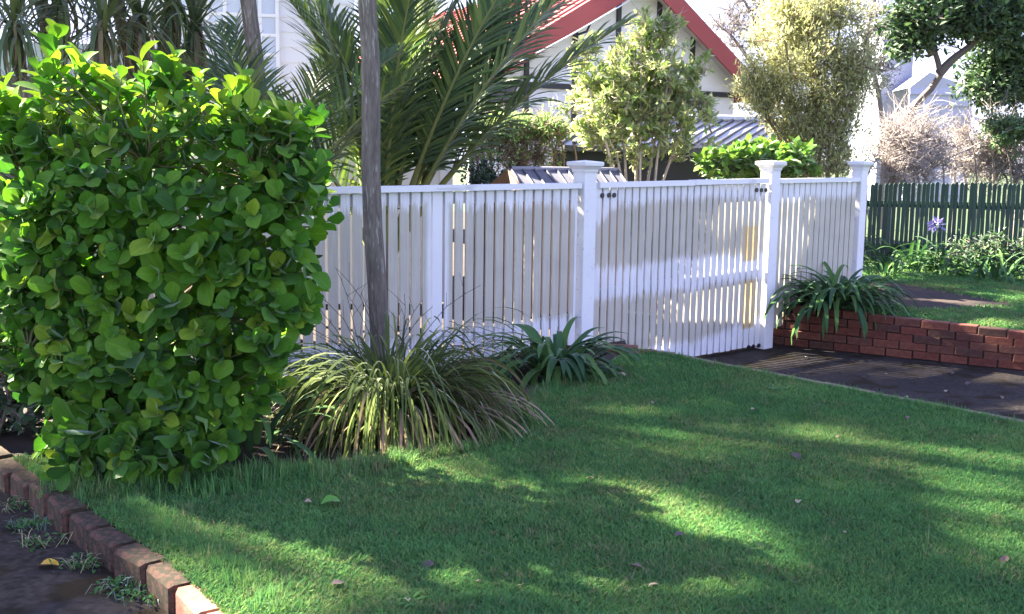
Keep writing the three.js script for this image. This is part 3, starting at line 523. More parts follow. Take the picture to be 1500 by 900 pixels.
// A shrub or small tree: stems from the base, branches to points spread through blobs, leaves round the ends
function shrub(o) {
  const g = thing(o.name, o.label, o.category ?? 'shrub', null, o.group); const wood = new MB(), lf = new MB();
  const stemPts = [];
  for (const s of o.stems) { const pts = s.map((p) => p.clone()); const cv = new THREE.CatmullRomCurve3(pts), q = cv.getPoints(10); wood.tube(q, taper(o.r0 ?? 0.03, (o.r0 ?? 0.03) * 0.4, 10), 6, o.bark ?? [0.2, 0.16, 0.13]); stemPts.push(...q.slice(o.low ? 2 : 3)); }
  const tot = o.blobs.reduce((a, b) => a + b.n, 0);
  for (const b of o.blobs) for (let k = 0; k < b.n; k++) {
    const u = v3(gauss(), gauss(), gauss()).normalize().multiplyScalar(Math.pow(rnd(), b.shell ?? 0.45)); const uh = u.clone().normalize(), bump = 0.62 + 0.75 * fbm(Math.atan2(uh.y, uh.x) * 2.2 + b.c.x * 3, uh.z * 2.5 + b.c.y * 3, 3); const T = b.c.clone().add(v3(u.x * b.r.x, u.y * b.r.y, u.z * b.r.z).multiplyScalar(bump * (rnd() < 0.08 ? 1.25 : 1)));
    let best = stemPts[0], bd = 1e9; for (const q of stemPts) { const dd = q.distanceTo(T) + (q.y > T.y ? 0.6 * (q.y - T.y) : 0) + rnd() * 0.1; if (dd < bd) { bd = dd; best = q; } }
    const pts = bow(best, T, 5, o.sag ?? 0.06, o.wob ?? 0.04); wood.tube(pts, taper(o.r1 ?? 0.01, (o.r1 ?? 0.01) * 0.3, 5), 4, o.bark ?? [0.2, 0.16, 0.13]);
    if (o.grow !== false && stemPts.length < 400 && rnd() < 0.25) stemPts.push(pts[3], pts[4]);
    const dir = pts[5].clone().sub(pts[3]).normalize();
    for (let j = 0; j < (o.twigs ?? 0); j++) { const a = pts[2 + Math.floor(rnd() * 4)], e = a.clone().add(v3(gauss(), gauss() + 0.3, gauss()).multiplyScalar(o.twigL ?? 0.25)); wood.tube(bow(a, e, 3, 0, 0.08), taper((o.r1 ?? 0.01) * 0.5, (o.r1 ?? 0.01) * 0.2, 3), 3, o.bark ?? [0.2, 0.16, 0.13]); }
    const bare = o.bareBelow && T.y < o.bareBelow ? 0.22 : 1;
    for (let j = 0; j < (o.leaves ?? 0) * bare; j++) {
      const t = R(0.45, 1), i = Math.min(4, Math.floor(t * 5)), p = pts[i].clone().lerp(pts[i + 1], t * 5 - i).add(v3(gauss(), gauss(), gauss()).multiplyScalar(o.clump ?? 0.05));
      const ld = dir.clone().multiplyScalar(o.along ?? 0.5).add(v3(gauss(), gauss() + (o.lift ?? 0.3), gauss())).normalize(), nr = v3(gauss() * 0.7, 1, gauss() * 0.7).normalize(), L = o.L * R(0.7, 1.25), tone = R(0.8, 1.2), c = pick(o.cols);
      lf.leaf(p, ld, nr, L, L * o.ratio, [c[0] * tone, c[1] * tone, c[2] * tone], R(-0.05, 0.3), R(0, 0.5));
    }
  }
  mesh('branches', wood.geo(), twigMat, g);
  if (lf.n) { const c = mesh('crown', lf.geo(), o.mat ?? leafMat(1, 1, 1, o.tr ?? 0.35, o.coat ?? 0, { vertexColors: true }), g); c.userData.kind = 'stuff'; }
  return g;
}

// ---- the big broad-leaved hedge bush
function broadLeaf(curl, fold, wave, n = 6) {
  const mb = new MB(), prof = [0.07, 0.5, 0.85, 1, 0.98, 0.72, 0.12], tt = [0, 0.14, 0.34, 0.56, 0.76, 0.92, 1];
  for (let k = 0; k <= n; k++) { const t = tt[k], w = prof[k] * 0.36, y = -curl * t * t, d = fold * w; mb.v(t, y + d, -w + wave * 0.05 * Math.sin(k * 1.7), null, 0, t); mb.v(t, y, 0, null, 0.5, t); mb.v(t, y + d, w + wave * 0.05 * Math.cos(k * 1.3), null, 1, t); }
  for (let k = 0; k < n; k++) for (const s of [0, 1]) { const a = k * 3 + s; mb.i.push(a, a + 1, a + 3, a + 1, a + 4, a + 3); }
  return mb.geo();
}
{
  const g = thing('broadleaf_bush', 'large clipped bush of glossy round green leaves beside the brick kerb', 'bush', v3(-1.8, 0, -5.25));
  const o = g.position;
  const geos = [broadLeaf(0.14, 0.3, 0.5), broadLeaf(0.38, 0.45, 1.0), broadLeaf(-0.18, 0.6, 0.7), broadLeaf(0.05, 0.15, 1.4)];
  const veinTex = tex(128, 128, (u, v) => { const m = 1 - sstep(0.0, 0.05, Math.abs(u - 0.5)), sv = 0.5 + 0.5 * Math.sin((v * 1.0 + Math.abs(u - 0.5) * 0.9) * 70), b = wrapNoise(u, v, 7, 3); const k = 0.86 + 0.12 * (b - 0.5) + 0.12 * m + 0.04 * sstep(0.85, 1, sv); return [sat(k), sat(k), sat(k * 0.96)]; });
  const mats = [[0.115, 0.34, 0.018], [0.08, 0.27, 0.018], [0.17, 0.41, 0.02], [0.042, 0.16, 0.02], [0.31, 0.5, 0.03]].map(([r, gg, b]) => leafMat(r, gg, b, 0.48, 0.22, { map: veinTex, specularIntensity: 0.45 }));
  const rightX = (y) => { const t = [[0.05, -1.45], [0.2, -1.22], [0.4, -1.05], [0.65, -0.93], [0.9, -0.83], [1.2, -0.82], [1.5, -0.84], [1.68, -0.9], [1.85, -1.05], [2, -1.3]]; for (let i = 0; i < t.length - 1; i++) if (y <= t[i + 1][0]) return lerp(t[i][1], t[i + 1][1], sat((y - t[i][0]) / (t[i + 1][0] - t[i][0]))); return -1.5; };
  const list = [], wood = new MB(), shoots = [];
  const base = [v3(-2.0, 0, -5.2), v3(-1.75, 0, -5.3), v3(-1.5, 0, -5.2), v3(-2.3, 0, -5.5)];
  const spine = [];
  for (let k = 0; k < 26; k++) { const b = pick(base), y = R(0.5, 1.6), tp = v3(R(-2.35, rightX(y) - 0.25), y, -R(4.95, 5.75)); const pts = bow(b.clone().add(v3(gauss() * 0.06, 0, gauss() * 0.06)), tp, 8, 0.03, 0.03); wood.tube(pts.map((p) => p.clone().sub(o)), taper(0.02, 0.007, 8), 6, [0.15, 0.12, 0.09]); spine.push(...pts.slice(1)); }
  function addShoot(tip, dir, n, size, young) {
    let best = spine[0], bd = 1e9; for (const q of spine) { const dd = q.distanceTo(tip) + (q.y > tip.y ? 0.3 : 0); if (dd < bd) { bd = dd; best = q; } }
    const back = tip.clone().addScaledVector(dir, -0.12), path = [best.clone(), best.clone().lerp(back, 0.5).add(v3(gauss() * 0.02, gauss() * 0.02, gauss() * 0.02)), back, tip];
    wood.tube(path.map((p) => p.clone().sub(o)), [0.006, 0.005, 0.004, 0.003], 4, [0.16, 0.17, 0.07]);
    const a0 = rnd() * 6.28; const ax = dir.clone().cross(Math.abs(dir.y) > 0.9 ? v3(1, 0, 0) : UP).normalize(), ay = dir.clone().cross(ax).normalize();
    for (let j = 0; j < n; j++) {
      const t = j / Math.max(1, n - 1), a = a0 + j * 2.4, out = ax.clone().multiplyScalar(Math.cos(a)).addScaledVector(ay, Math.sin(a));
      const spread = lerp(1.25, 0.45, t) * R(0.8, 1.15), ld = dir.clone().multiplyScalar(Math.cos(spread)).addScaledVector(out, Math.sin(spread)); ld.y += lerp(0.0, 0.12, t); ld.add(v3(gauss(), gauss(), gauss()).multiplyScalar(0.13)).normalize();
      const nn = dir.clone().addScaledVector(out, -Math.sin(spread) * 0.9).addScaledVector(UP, 0.25); nn.addScaledVector(ld, -nn.dot(ld)).normalize();
      const p = back.clone().lerp(tip, t), L = size * R(0.6, 1.2) * lerp(1.08, 0.78, t);
      list.push({ p, ld, nn, L, mat: young && t > 0.4 ? (rnd() < 0.6 ? 4 : 2) : Math.min(3, Math.floor(rnd() * 3.5)), g: Math.floor(rnd() * 4) });
    }
  }
  const shootN = 860;
  for (let k = 0; k < shootN; k++) {
    const y = 0.07 + 1.67 * rnd(), rx = rightX(y), lx = lerp(-2.3, -2.62, sstep(0.15, 0.7, y)), x = lerp(lx, rx - 0.06, rnd()), edgeL = sat((lx + 0.75 - x) / 0.75);
    const edgeR = sat((x - (rx - 0.35)) / 0.35), top = sstep(1.45, 1.72, y), low = 1 - sstep(0.1, 0.35, y);
    if (low > 0.2 && (x < -2.25 || rnd() < low * 0.5)) continue;
    let f = rnd() < 0.62 ? Math.pow(rnd(), 2) * 0.35 : rnd(); // 0 front .. 1 back
    const dFront = 4.74 + 0.28 * edgeR * edgeR + 0.42 * edgeL * edgeL + 0.12 * (fbm(x * 2.5, y * 2.5, 2) - 0.5) * 2 - low * 0.08 + (y > 1.4 ? (y - 1.4) * 0.25 : 0), dBack = 5.62 - 0.15 * edgeR - 0.25 * edgeL;
    const dep = lerp(dFront, dBack, f); if (y > 1.74 - (dep - 4.9) * 0.45) continue;
    const dir = v3((edgeR - edgeL) * 0.9 + gauss() * 0.35, 0.35 + top * 0.9 - low * 0.5 + gauss() * 0.3, (1 - f * 2) * 0.85 * (1 - top * 0.5) + gauss() * 0.25).normalize();
    addShoot(v3(x, y, -dep), dir, 5 + Math.floor(rnd() * 3), R(0.07, 0.128), top > 0.5 && rnd() < 0.8 || rnd() < 0.2);
  }
  for (let k = 0; k < 120; k++) { const x = R(-2.5, -0.98), y = lerp(1.82, 1.6, sstep(-1.5, -0.95, x)) + 0.1 * (noise(x * 4, 3) - 0.5) * 2 + R(-0.09, 0.13), dp = R(4.85, 5.6); addShoot(v3(x, y - (dp - 4.9) * 0.42, -dp), v3(gauss() * 0.25, 1, gauss() * 0.25).normalize(), 5 + Math.floor(rnd() * 3), R(0.09, 0.125), true); }
  for (let k = 0; k < 34; k++) { const p = at(R(85, 330), R(640, 700), R(4.62, 4.8)); addShoot(p, v3(gauss() * 0.5, -0.3 + gauss() * 0.3, 0.7).normalize(), 6, R(0.09, 0.13), false); }
  for (let k = 0; k < 26; k++) { const p = at(R(390, 475), R(165, 300), R(4.85, 5.2)); addShoot(p, v3(0.4 + gauss() * 0.4, 0.6, gauss() * 0.4).normalize(), 6, R(0.09, 0.13), rnd() < 0.5); }
  for (const [px, py] of [[80, 85], [120, 78], [212, 96], [272, 122], [355, 105], [358, 128]]) addShoot(at(px, py + 12, 5.0), v3(gauss() * 0.15, 1, 0.1).normalize(), 6, 0.115, true);
  mesh('branches', wood.geo(), twigMat, g);
  const mtx = (l, sub) => { const x = l.ld, y = l.nn, z = x.clone().cross(y); return new THREE.Matrix4().makeBasis(x, y, z).scale(v3(l.L, l.L, l.L * 1.0)).setPosition(l.p.clone().sub(o)); };
  for (const l of list) l.w = l.p.z + 0.15 * rnd() + (l.p.x < -2.35 * -l.p.z / 5 ? -3 : 0);
  list.sort((a, b) => b.w - a.w);
  const singles = list.slice(0, 300), rest = list.slice(300);
  for (const l of singles) { const m = mesh('leaf', geos[l.g], mats[l.mat], g); m.matrix.copy(mtx(l)); m.matrix.decompose(m.position, m.quaternion, m.scale); }
  for (let mi = 0; mi < mats.length; mi++) for (let gi = 0; gi < 2; gi++) {
    const sel = rest.filter((l) => l.mat === mi && l.g % 2 === gi); if (!sel.length) continue;
    const im = new THREE.InstancedMesh(geos[gi + (mi % 2) * 2], mats[mi], sel.length); sel.forEach((l, i) => im.setMatrixAt(i, mtx(l))); im.name = 'foliage'; im.userData.kind = 'stuff'; im.castShadow = im.receiveShadow = true; g.add(im);
  }
}

// ---- arching clumps: strap leaves or grass blades
function archGeo(reach, rise, w, n, twist, keel, tipW = 0.08) { // unit length blade along +x
  const pts = [], wid = [], side = []; let x = 0, y = 0;
  const a0 = rise, a1 = -reach;
  for (let k = 0; k <= n; k++) { const t = k / n; if (k) { const a = lerp(a0, a1, Math.pow(t, 1.15)); x += Math.cos(a) / n; y += Math.sin(a) / n; } pts.push(v3(x, y, 0)); wid.push(w * (t < 0.15 ? lerp(0.6, 1, t / 0.15) : Math.max(tipW, Math.pow(1 - (t - 0.15) / 0.85, 0.42)))); const tw = twist * t; side.push(v3(0, Math.sin(tw), Math.cos(tw))); }
  return new MB().ribbon(pts, wid, side, null, keel).geo();
}
const strapGeos = [archGeo(1.1, 1.25, 0.085, 9, 0.2, 0.35), archGeo(0.7, 1.35, 0.075, 9, -0.3, 0.35), archGeo(1.35, 0.95, 0.09, 9, 0.4, 0.3), archGeo(1.5, 0.6, 0.08, 9, -0.2, 0.35), archGeo(0.3, 1.4, 0.075, 9, 0.1, 0.4)];
const strapMats = [[0.045, 0.12, 0.036], [0.058, 0.145, 0.036], [0.036, 0.098, 0.036], [0.08, 0.17, 0.036]].map(([r, g, b]) => leafMat(r, g, b, 0.28, 0.1, { specularIntensity: 0.5 }));
function strapPlant(label, pos, n, L, group, o = {}) {
  const g = thing(o.name ?? 'strap_leaf_plant', label, 'plant', pos, group);
  for (let k = 0; k < n; k++) {
    const t = (k + 0.5) / n, gi = t < 0.35 ? pick([1, 4, 0]) : t < 0.75 ? pick([0, 1, 2]) : pick([2, 3, 3]);
    const m = mesh('leaf', strapGeos[gi], o.mats ? pick(o.mats) : pick(strapMats), g); const l = L * R(0.75, 1.15); m.scale.set(l, l, l * (o.wide ?? 1) * R(0.85, 1.2));
    const a = k * 2.39996 + R(-0.3, 0.3); m.rotation.set(R(-0.12, 0.12), a, R(-0.12, 0.12)); m.position.set(Math.cos(a) * 0.05 * (o.foot ?? 1) + gauss() * 0.04 * (o.foot ?? 1), R(0, 0.05), -Math.sin(a) * 0.05 * (o.foot ?? 1) + gauss() * 0.04 * (o.foot ?? 1));
    if (o.flat) m.scale.y *= o.flat;
  }
  return g;
}
strapPlant('dark green broad strap leaved clump at the foot of the white gate post', onY(815, 546, 0), 105, 0.52, 'strap leaved plants', { wide: 1.5, foot: 2.6 });
strapPlant('dark green strap leaves beside the trunk under the glossy bush', onY(362, 655, 0), 34, 0.55, 'strap leaved plants', { foot: 2 });
{ // plant spilling over the wall
  const p = strapPlant('arching strap leaved plant spilling over the red brick retaining wall', at(1226, 446, 10.5).setY(0.1), 170, 0.62, 'strap leaved plants', { foot: 3.4, wide: 1.1 });
}
[[1335, 372, 14.2, 60, 0.72], [1400, 368, 13.9, 55, 0.7], [1300, 385, 13.2, 40, 0.55], [1455, 372, 13.4, 50, 0.62]].forEach(([px, py, d, n, L], i) => {
  const q = at(px, py, d); const y = raisedY(q.x, d);
  strapPlant(['leafy strap clump at the green fence below the pale violet flower', 'leafy strap clump between the violet flower and the fence end', 'low strap clump beside the white end post and bare soil', 'low strap clump on the raised lawn further along the green fence'][i], v3(q.x, y, q.z), n, L, 'strap clumps along the green fence', { foot: 4, wide: 0.8 });
});
{ // violet flower head
  const p = at(1373, 330, 13.8), g = thing('agapanthus_flower', 'pale violet flower head rising before the green fence', 'flower', v3(p.x, 0.08, p.z));
  mesh('stalk', new MB().tube([v3(0, 0, 0), v3(0.02, (p.y - 0.08) * 0.6, 0), v3(0, p.y - 0.08, 0)], [0.009, 0.008, 0.006], 6).geo(), strapMats[1], g);
  const mb = new MB(); for (let k = 0; k < 60; k++) { const d = v3(gauss(), gauss() * 0.5 + 0.1, gauss()).normalize(); mb.leaf(v3(0, p.y - 0.08, 0).addScaledVector(d, 0.05), d, v3(gauss(), 1, gauss()).normalize(), 0.08, 0.025, null, 0.1, 0.2); } const pt = mesh('petals', mb.geo(), leafMat(0.22, 0.18, 0.5, 0.3), g); pt.userData.kind = 'stuff';
}
{ // grass clump
  const c = onY(570, 620, 0); c.y = 0; const g = thing('grass_clump', 'big arching clump of narrow olive blades round the slender trunk foot', 'plant', c);
  const geos = [archGeo(0.9, 1.35, 0.025, 10, 0.5, 0), archGeo(1.25, 1.2, 0.022, 10, -0.6, 0), archGeo(1.45, 0.95, 0.026, 10, 0.8, 0), archGeo(1.2, 0.7, 0.022, 10, -0.3, 0), archGeo(0.5, 1.45, 0.02, 10, 0.4, 0), archGeo(1.5, 1.3, 0.022, 10, 1.2, 0)];
  const mats = [leafMat(0.105, 0.155, 0.034, 0.35, 0, { specularIntensity: 0.4 }), leafMat(0.14, 0.185, 0.04, 0.35, 0, { specularIntensity: 0.4 }), leafMat(0.07, 0.115, 0.03, 0.35, 0, { specularIntensity: 0.4 }), leafMat(0.27, 0.2, 0.1, 0.3), leafMat(0.3, 0.19, 0.13, 0.25), leafMat(0.22, 0.27, 0.05, 0.45, 0.05)];
  const blades = [];
  for (let k = 0; k < 1300; k++) {
    const a = rnd() * 6.283, rr = Math.sqrt(rnd()) * 0.24, L = R(0.55, 1.0), gi = Math.floor(Math.pow(rnd(), 0.9) * 6), dead = rnd() < 0.24;
    blades.push({ p: v3(Math.cos(a) * rr + gauss() * 0.03, R(0, 0.04), -Math.sin(a) * rr * 0.8 + gauss() * 0.03), a: a + gauss() * 0.5, L: L * (1 + 0.12 * Math.cos(a)), gi: dead ? pick([2, 3, 3, 5]) : gi, mi: dead ? pick([3, 4]) : rnd() < 0.12 ? 5 : Math.floor(rnd() * 3), ry: R(-0.12, 0.12) });
  }
  blades.sort((x, y) => Math.sin(x.a) - Math.sin(y.a)); // those reaching towards the lawn first
  const mt = (b) => new THREE.Matrix4().compose(b.p, new THREE.Quaternion().setFromEuler(new THREE.Euler(b.ry, b.a, b.ry)), v3(b.L * 0.9, b.L * 1.1, b.L * 0.95));
  blades.slice(0, 260).forEach((b) => { const m = mesh('blade', geos[b.gi], mats[b.mi], g); mt(b).decompose(m.position, m.quaternion, m.scale); });
  for (let mi = 0; mi < 6; mi++) for (let gi = 0; gi < 6; gi++) { const s = blades.slice(260).filter((b) => b.mi === mi && b.gi === gi); if (!s.length) continue; const im = new THREE.InstancedMesh(geos[gi], mats[mi], s.length); s.forEach((b, i) => im.setMatrixAt(i, mt(b))); im.name = 'foliage'; im.userData.kind = 'stuff'; im.castShadow = im.receiveShadow = true; g.add(im); }
  const st = new MB(); for (let k = 0; k < 16; k++) { const a = R(0, 6.28), e = v3(Math.cos(a) * R(0.2, 0.85) - 0.12, R(0.55, 0.85), -Math.sin(a) * 0.4 - 0.1), pts = bow(v3(gauss() * 0.1, 0.1, gauss() * 0.1), e, 6, 0.12, 0.01); st.tube(pts, taper(0.003, 0.0016, 6), 3, [0.07, 0.05, 0.035]); for (let j = 0; j < 3; j++) { const q = pts[3 + j]; st.tube([q, q.clone().add(v3(gauss() * 0.1, R(0.02, 0.12), gauss() * 0.1))], [0.0016, 0.001], 3, [0.07, 0.05, 0.035]); } }
  mesh('flower_stalks', st.geo(), twigMat, g).userData.kind = 'stuff';
}

// ---- palms
function frondGeo(L, a0, a1, nl, ll, droop, cols, vee = 0.35, stalk = 0.16) { // grows up +y then arcs to +x
  const rp = [], tn = [], N = 18; let x = 0, y = 0;
  for (let k = 0; k <= N; k++) { const t = k / N, a = lerp(a0, a1, Math.pow(t, 1.3)); if (k) { x += Math.sin(a) * L / N; y += Math.cos(a) * L / N; } rp.push(v3(x, y, 0)); tn.push(v3(Math.sin(a), Math.cos(a), 0)); }
  const rach = new MB().tube(rp, rp.map((_, k) => lerp(0.026, 0.005, k / N) * L / 2.2), 5, [0.17, 0.19, 0.05]).geo();
  const mb = new MB();
  for (let k = 0; k < nl; k++) for (const sd of [-1, 1]) {
    const t = stalk + (1 - stalk) * (k + rnd() * 0.6) / nl, f = t * N, i = Math.min(N - 1, Math.floor(f)), o = rp[i].clone().lerp(rp[i + 1], f - i), T = tn[i], nrm = v3(-T.y, T.x, 0); // nrm: upper side
    const len = ll * Math.sin(Math.PI * Math.pow(lerp(0.12, 0.93, (t - stalk) / (1 - stalk)), 0.8)) * R(0.85, 1.1) + 0.08, ang = lerp(1.1, 0.45, t) + gauss() * 0.08;
    const dir = v3(0, 0, sd).multiplyScalar(Math.sin(ang)).addScaledVector(T, Math.cos(ang)).addScaledVector(nrm, vee + gauss() * 0.12).normalize();
    const pts = [], wid = []; for (let j = 0; j <= 4; j++) { const u = j / 4, p = o.clone().addScaledVector(dir, u * len); p.y -= droop * len * u * u; pts.push(p); wid.push(0.03 * (ll / 0.6) * (j === 0 ? 0.5 : j === 4 ? 0.08 : 1 - u * 0.45)); }
    const side = T.clone().addScaledVector(dir, -T.dot(dir)).normalize(), c = pick(cols), tn2 = R(0.8, 1.2); mb.ribbon(pts, wid, side, c.map((q) => q * tn2));
  }
  return { rach, leaf: mb.geo() };
}
const palmCols = [[0.065, 0.125, 0.025], [0.09, 0.16, 0.025], [0.05, 0.1, 0.028], [0.15, 0.21, 0.035]];
const palmLeafMat = leafMat(1, 1, 1, 0.32, 0.2, { vertexColors: true });
function addFrond(parent, fg, pos, az, tilt, scale, roll = 0) { const m = mesh('frond', fg.leaf, palmLeafMat, parent); m.position.copy(pos); m.rotation.order = 'YZX'; m.rotation.set(roll, az, -tilt); m.scale.setScalar(scale); mesh('rachis', fg.rach, twigMat, m); return m; }
const fUp = frondGeo(2.4, 0.25, 1.0, 48, 0.62, 0.25, palmCols, 0.3), fMid = frondGeo(2.4, 0.4, 1.5, 48, 0.62, 0.3, palmCols, 0.3), fArch = frondGeo(2.3, 0.6, 2.1, 46, 0.6, 0.4, palmCols, 0.2), fStr = frondGeo(2.6, 0.55, 0.9, 54, 0.7, 0.35, palmCols, 0.15);
const fBig = frondGeo(2.7, 0.6, 1.02, 72, 0.6, 0.3, palmCols, 0.15, 0.3);
{ // feather palm behind the fence
  const p = at(558, 262, 9.6); const g = thing('feather_palm', 'trunkless feather palm with long dark fronds rising behind the white fence', 'palm', v3(p.x, 0, p.z));
  mesh('trunk', new MB().tube([v3(0, 0, 0), v3(0, 0.4, 0), v3(0, 0.75, 0)], [0.16, 0.14, 0.11], 10).geo(), barkMat, g);
  const b = v3(0, 0.55, 0);
  // az: 0 = to the right, PI/2 = away from the camera, -PI/2 = towards it
  [[0.1, -0.03, 1.08, fBig, 0.25], [0.4, -0.14, 1.08, fBig, -0.2], [0.75, -0.2, 1.12, fBig, 0.15], [0.2, -0.26, 1.1, fBig, 0.3], [0.6, -0.3, 1.0, fBig, 0.1], [0.3, -0.48, 1.05, fBig, -0.2], [0.95, -0.3, 1.1, fBig, 0.2], [0.2, -0.34, 1.15, fBig, -0.4], [0.75, -0.45, 1.1, fBig, 0.3], [2.1, -0.6, 1.1, fBig, 0.2], [0.45, -0.6, 1.1, fBig, 0.0], [1.2, -0.4, 1.0, fBig, 0], [1.9, -0.45, 1.0, fBig, 0.1], [-0.9, -0.6, 0.9, fBig, 0], [2.7, -0.35, 1.0, fBig, 0.2], [3.1, -0.15, 1.0, fMid, -0.2], [2.3, -0.2, 1.05, fUp, 0], [3.4, -0.3, 1.1, fUp, 0.2], [-2.4, -0.35, 0.85, fUp, 0], [2.9, -0.5, 1.1, fBig, 0]].forEach(([az, tilt, sc, fg, rl]) => addFrond(g, fg, b.clone().add(v3(Math.cos(az) * 0.07, R(-0.05, 0.1), -Math.sin(az) * 0.07)), az, tilt, sc, rl));
}
{ // second palm to the left, lit from behind
  const p = at(395, 240, 8.4); const g = thing('feather_palm', 'low feather palm with sunlit yellow green fronds beside the glossy bush', 'palm', v3(p.x, 0, p.z));
  mesh('trunk', new MB().tube([v3(0, 0, 0), v3(0.02, 0.45, 0), v3(0, 0.85, 0)], [0.13, 0.12, 0.09], 10).geo(), barkMat, g);
  [[0.15, -0.05, 0.8, fStr], [-0.5, 0.05, 0.75, fUp], [0.7, 0.0, 0.85, fUp], [2.3, -0.15, 0.85, fUp], [2.9, -0.05, 0.8, fUp], [1.6, -0.2, 0.9, fUp], [3.6, 0.1, 0.7, fUp], [-1.2, -0.1, 0.7, fUp]].forEach(([az, tilt, sc, fg]) => addFrond(g, fg, v3(0, 0.7, 0), az, tilt, sc, R(-0.3, 0.3)));
}
function tallPalm(label, px0, py0, d0, px1, py1, d1, r, crownY, nf, L) { // trunk through two picture points, crown above
  const a = at(px0, py0, d0), b = at(px1, py1, d1), dir = b.clone().sub(a), base = a.clone().addScaledVector(dir, (0 - a.y) / dir.y), top = a.clone().addScaledVector(dir, (crownY - a.y) / dir.y); base.y = -0.03;
  const g = thing('slender_palm', label, 'palm', base, 'slender palms along the fence'); const T = top.clone().sub(base), pts = []; for (let k = 0; k <= 14; k++) { const p = T.clone().multiplyScalar(k / 14); p.x += 0.012 * Math.sin(k * 1.3 + px0); pts.push(p); }
  mesh('trunk', new MB().tube(pts, pts.map((_, k) => r * lerp(1.15, 0.9, k / 14)), 12).geo(), barkMat, g);
  mesh('crownshaft', new MB().tube([T.clone(), T.clone().add(v3(0, 0.35, 0)), T.clone().add(v3(0, 0.7, 0))], [r * 1.25, r * 1.1, r * 0.6], 10, [0.12, 0.2, 0.05]).geo(), twigMat, g);
  for (let k = 0; k < nf; k++) addFrond(g, pick([fMid, fMid, fArch, fUp]), T.clone().add(v3(0, 0.55, 0)), k * 2.39996 + R(-0.2, 0.2), R(-0.15, 0.3), L * R(0.9, 1.1), R(-0.2, 0.2));
  return g;
}
tallPalm('slender grey palm trunk standing in the arching grass clump before the fence', 553, 470, 7.0, 537, 0, 7.0, 0.056, 4.9, 10, 0.85);
tallPalm('slender grey palm trunk rising behind the glossy bush beside the low feather palm', 378, 140, 8.9, 365, 0, 8.9, 0.062, 5.2, 11, 0.9);
tallPalm('slim dark palm trunk before the white house window', 292, 90, 10.2, 287, 0, 10.2, 0.05, 5.4, 10, 0.85);

// ---- cabbage trees with spiky heads, top left
const swordGeo = archGeo(0.9, 0.35, 0.05, 6, 0.2, 0.15), swordGeo2 = archGeo(0.2, 0.25, 0.05, 5, 0, 0.15), swordGeo3 = archGeo(1.5, 0.5, 0.05, 7, 0.4, 0.15);
const swordMats = [leafMat(0.07, 0.12, 0.035, 0.35, 0.3), leafMat(0.11, 0.16, 0.04, 0.35, 0.3), leafMat(0.06, 0.1, 0.04, 0.35, 0.3), leafMat(0.26, 0.22, 0.13, 0.25)];
function cabbageTree(label, base, stems) {
  const g = thing('cabbage_tree', label, 'tree', base, 'spiky headed cabbage trees'); const tr = new MB();
  for (const hd of stems) { const h = hd.clone().sub(base); tr.tube(bow(v3(0, 0, 0), h, 8, 0, 0.012), taper(0.06, 0.035, 8), 8); }
  mesh('trunk', tr.geo(), barkMat, g);
  stems.forEach((hd) => { const h = hd.clone().sub(base), mats = []; const head = new THREE.Group(); head.name = 'leaf_head'; head.position.copy(h); g.add(head);
    const by = {}; for (let k = 0; k < 85; k++) { const el = k < 60 ? R(-0.5, 1.35) : R(-1.4, -0.5), gi = el > 0.5 ? 1 : el < -0.4 ? 2 : 0, mi = el < -0.6 && rnd() < 0.6 ? 3 : Math.floor(rnd() * 3); const key = gi + '_' + mi; (by[key] ??= []).push(new THREE.Matrix4().compose(v3(gauss() * 0.02, R(-0.12, 0.06), gauss() * 0.02), new THREE.Quaternion().setFromEuler(new THREE.Euler(0, rnd() * 6.283, el - 0.25, 'YZX')), v3(1, 1, 1).multiplyScalar(R(0.5, 0.72)))); }
    for (const key in by) { const [gi, mi] = key.split('_').map(Number), im = new THREE.InstancedMesh([swordGeo, swordGeo2, swordGeo3][gi], swordMats[mi], by[key].length); by[key].forEach((m, i) => im.setMatrixAt(i, m)); im.name = 'sword_leaves'; im.userData.kind = 'stuff'; im.castShadow = im.receiveShadow = true; head.add(im); } });
}
cabbageTree('spiky cabbage tree heads over the low grey green house', at(80, 215, 8.6).setY(0), [at(20, 30, 8.4), at(88, -5, 8.7), at(150, 30, 8.5), at(60, -60, 8.8)]);
cabbageTree('spiky cabbage tree heads against the white weatherboard house', at(215, 215, 9.2).setY(0), [at(205, 25, 9), at(250, 5, 9.3), at(285, 40, 9.4), at(170, -45, 9.1)]);

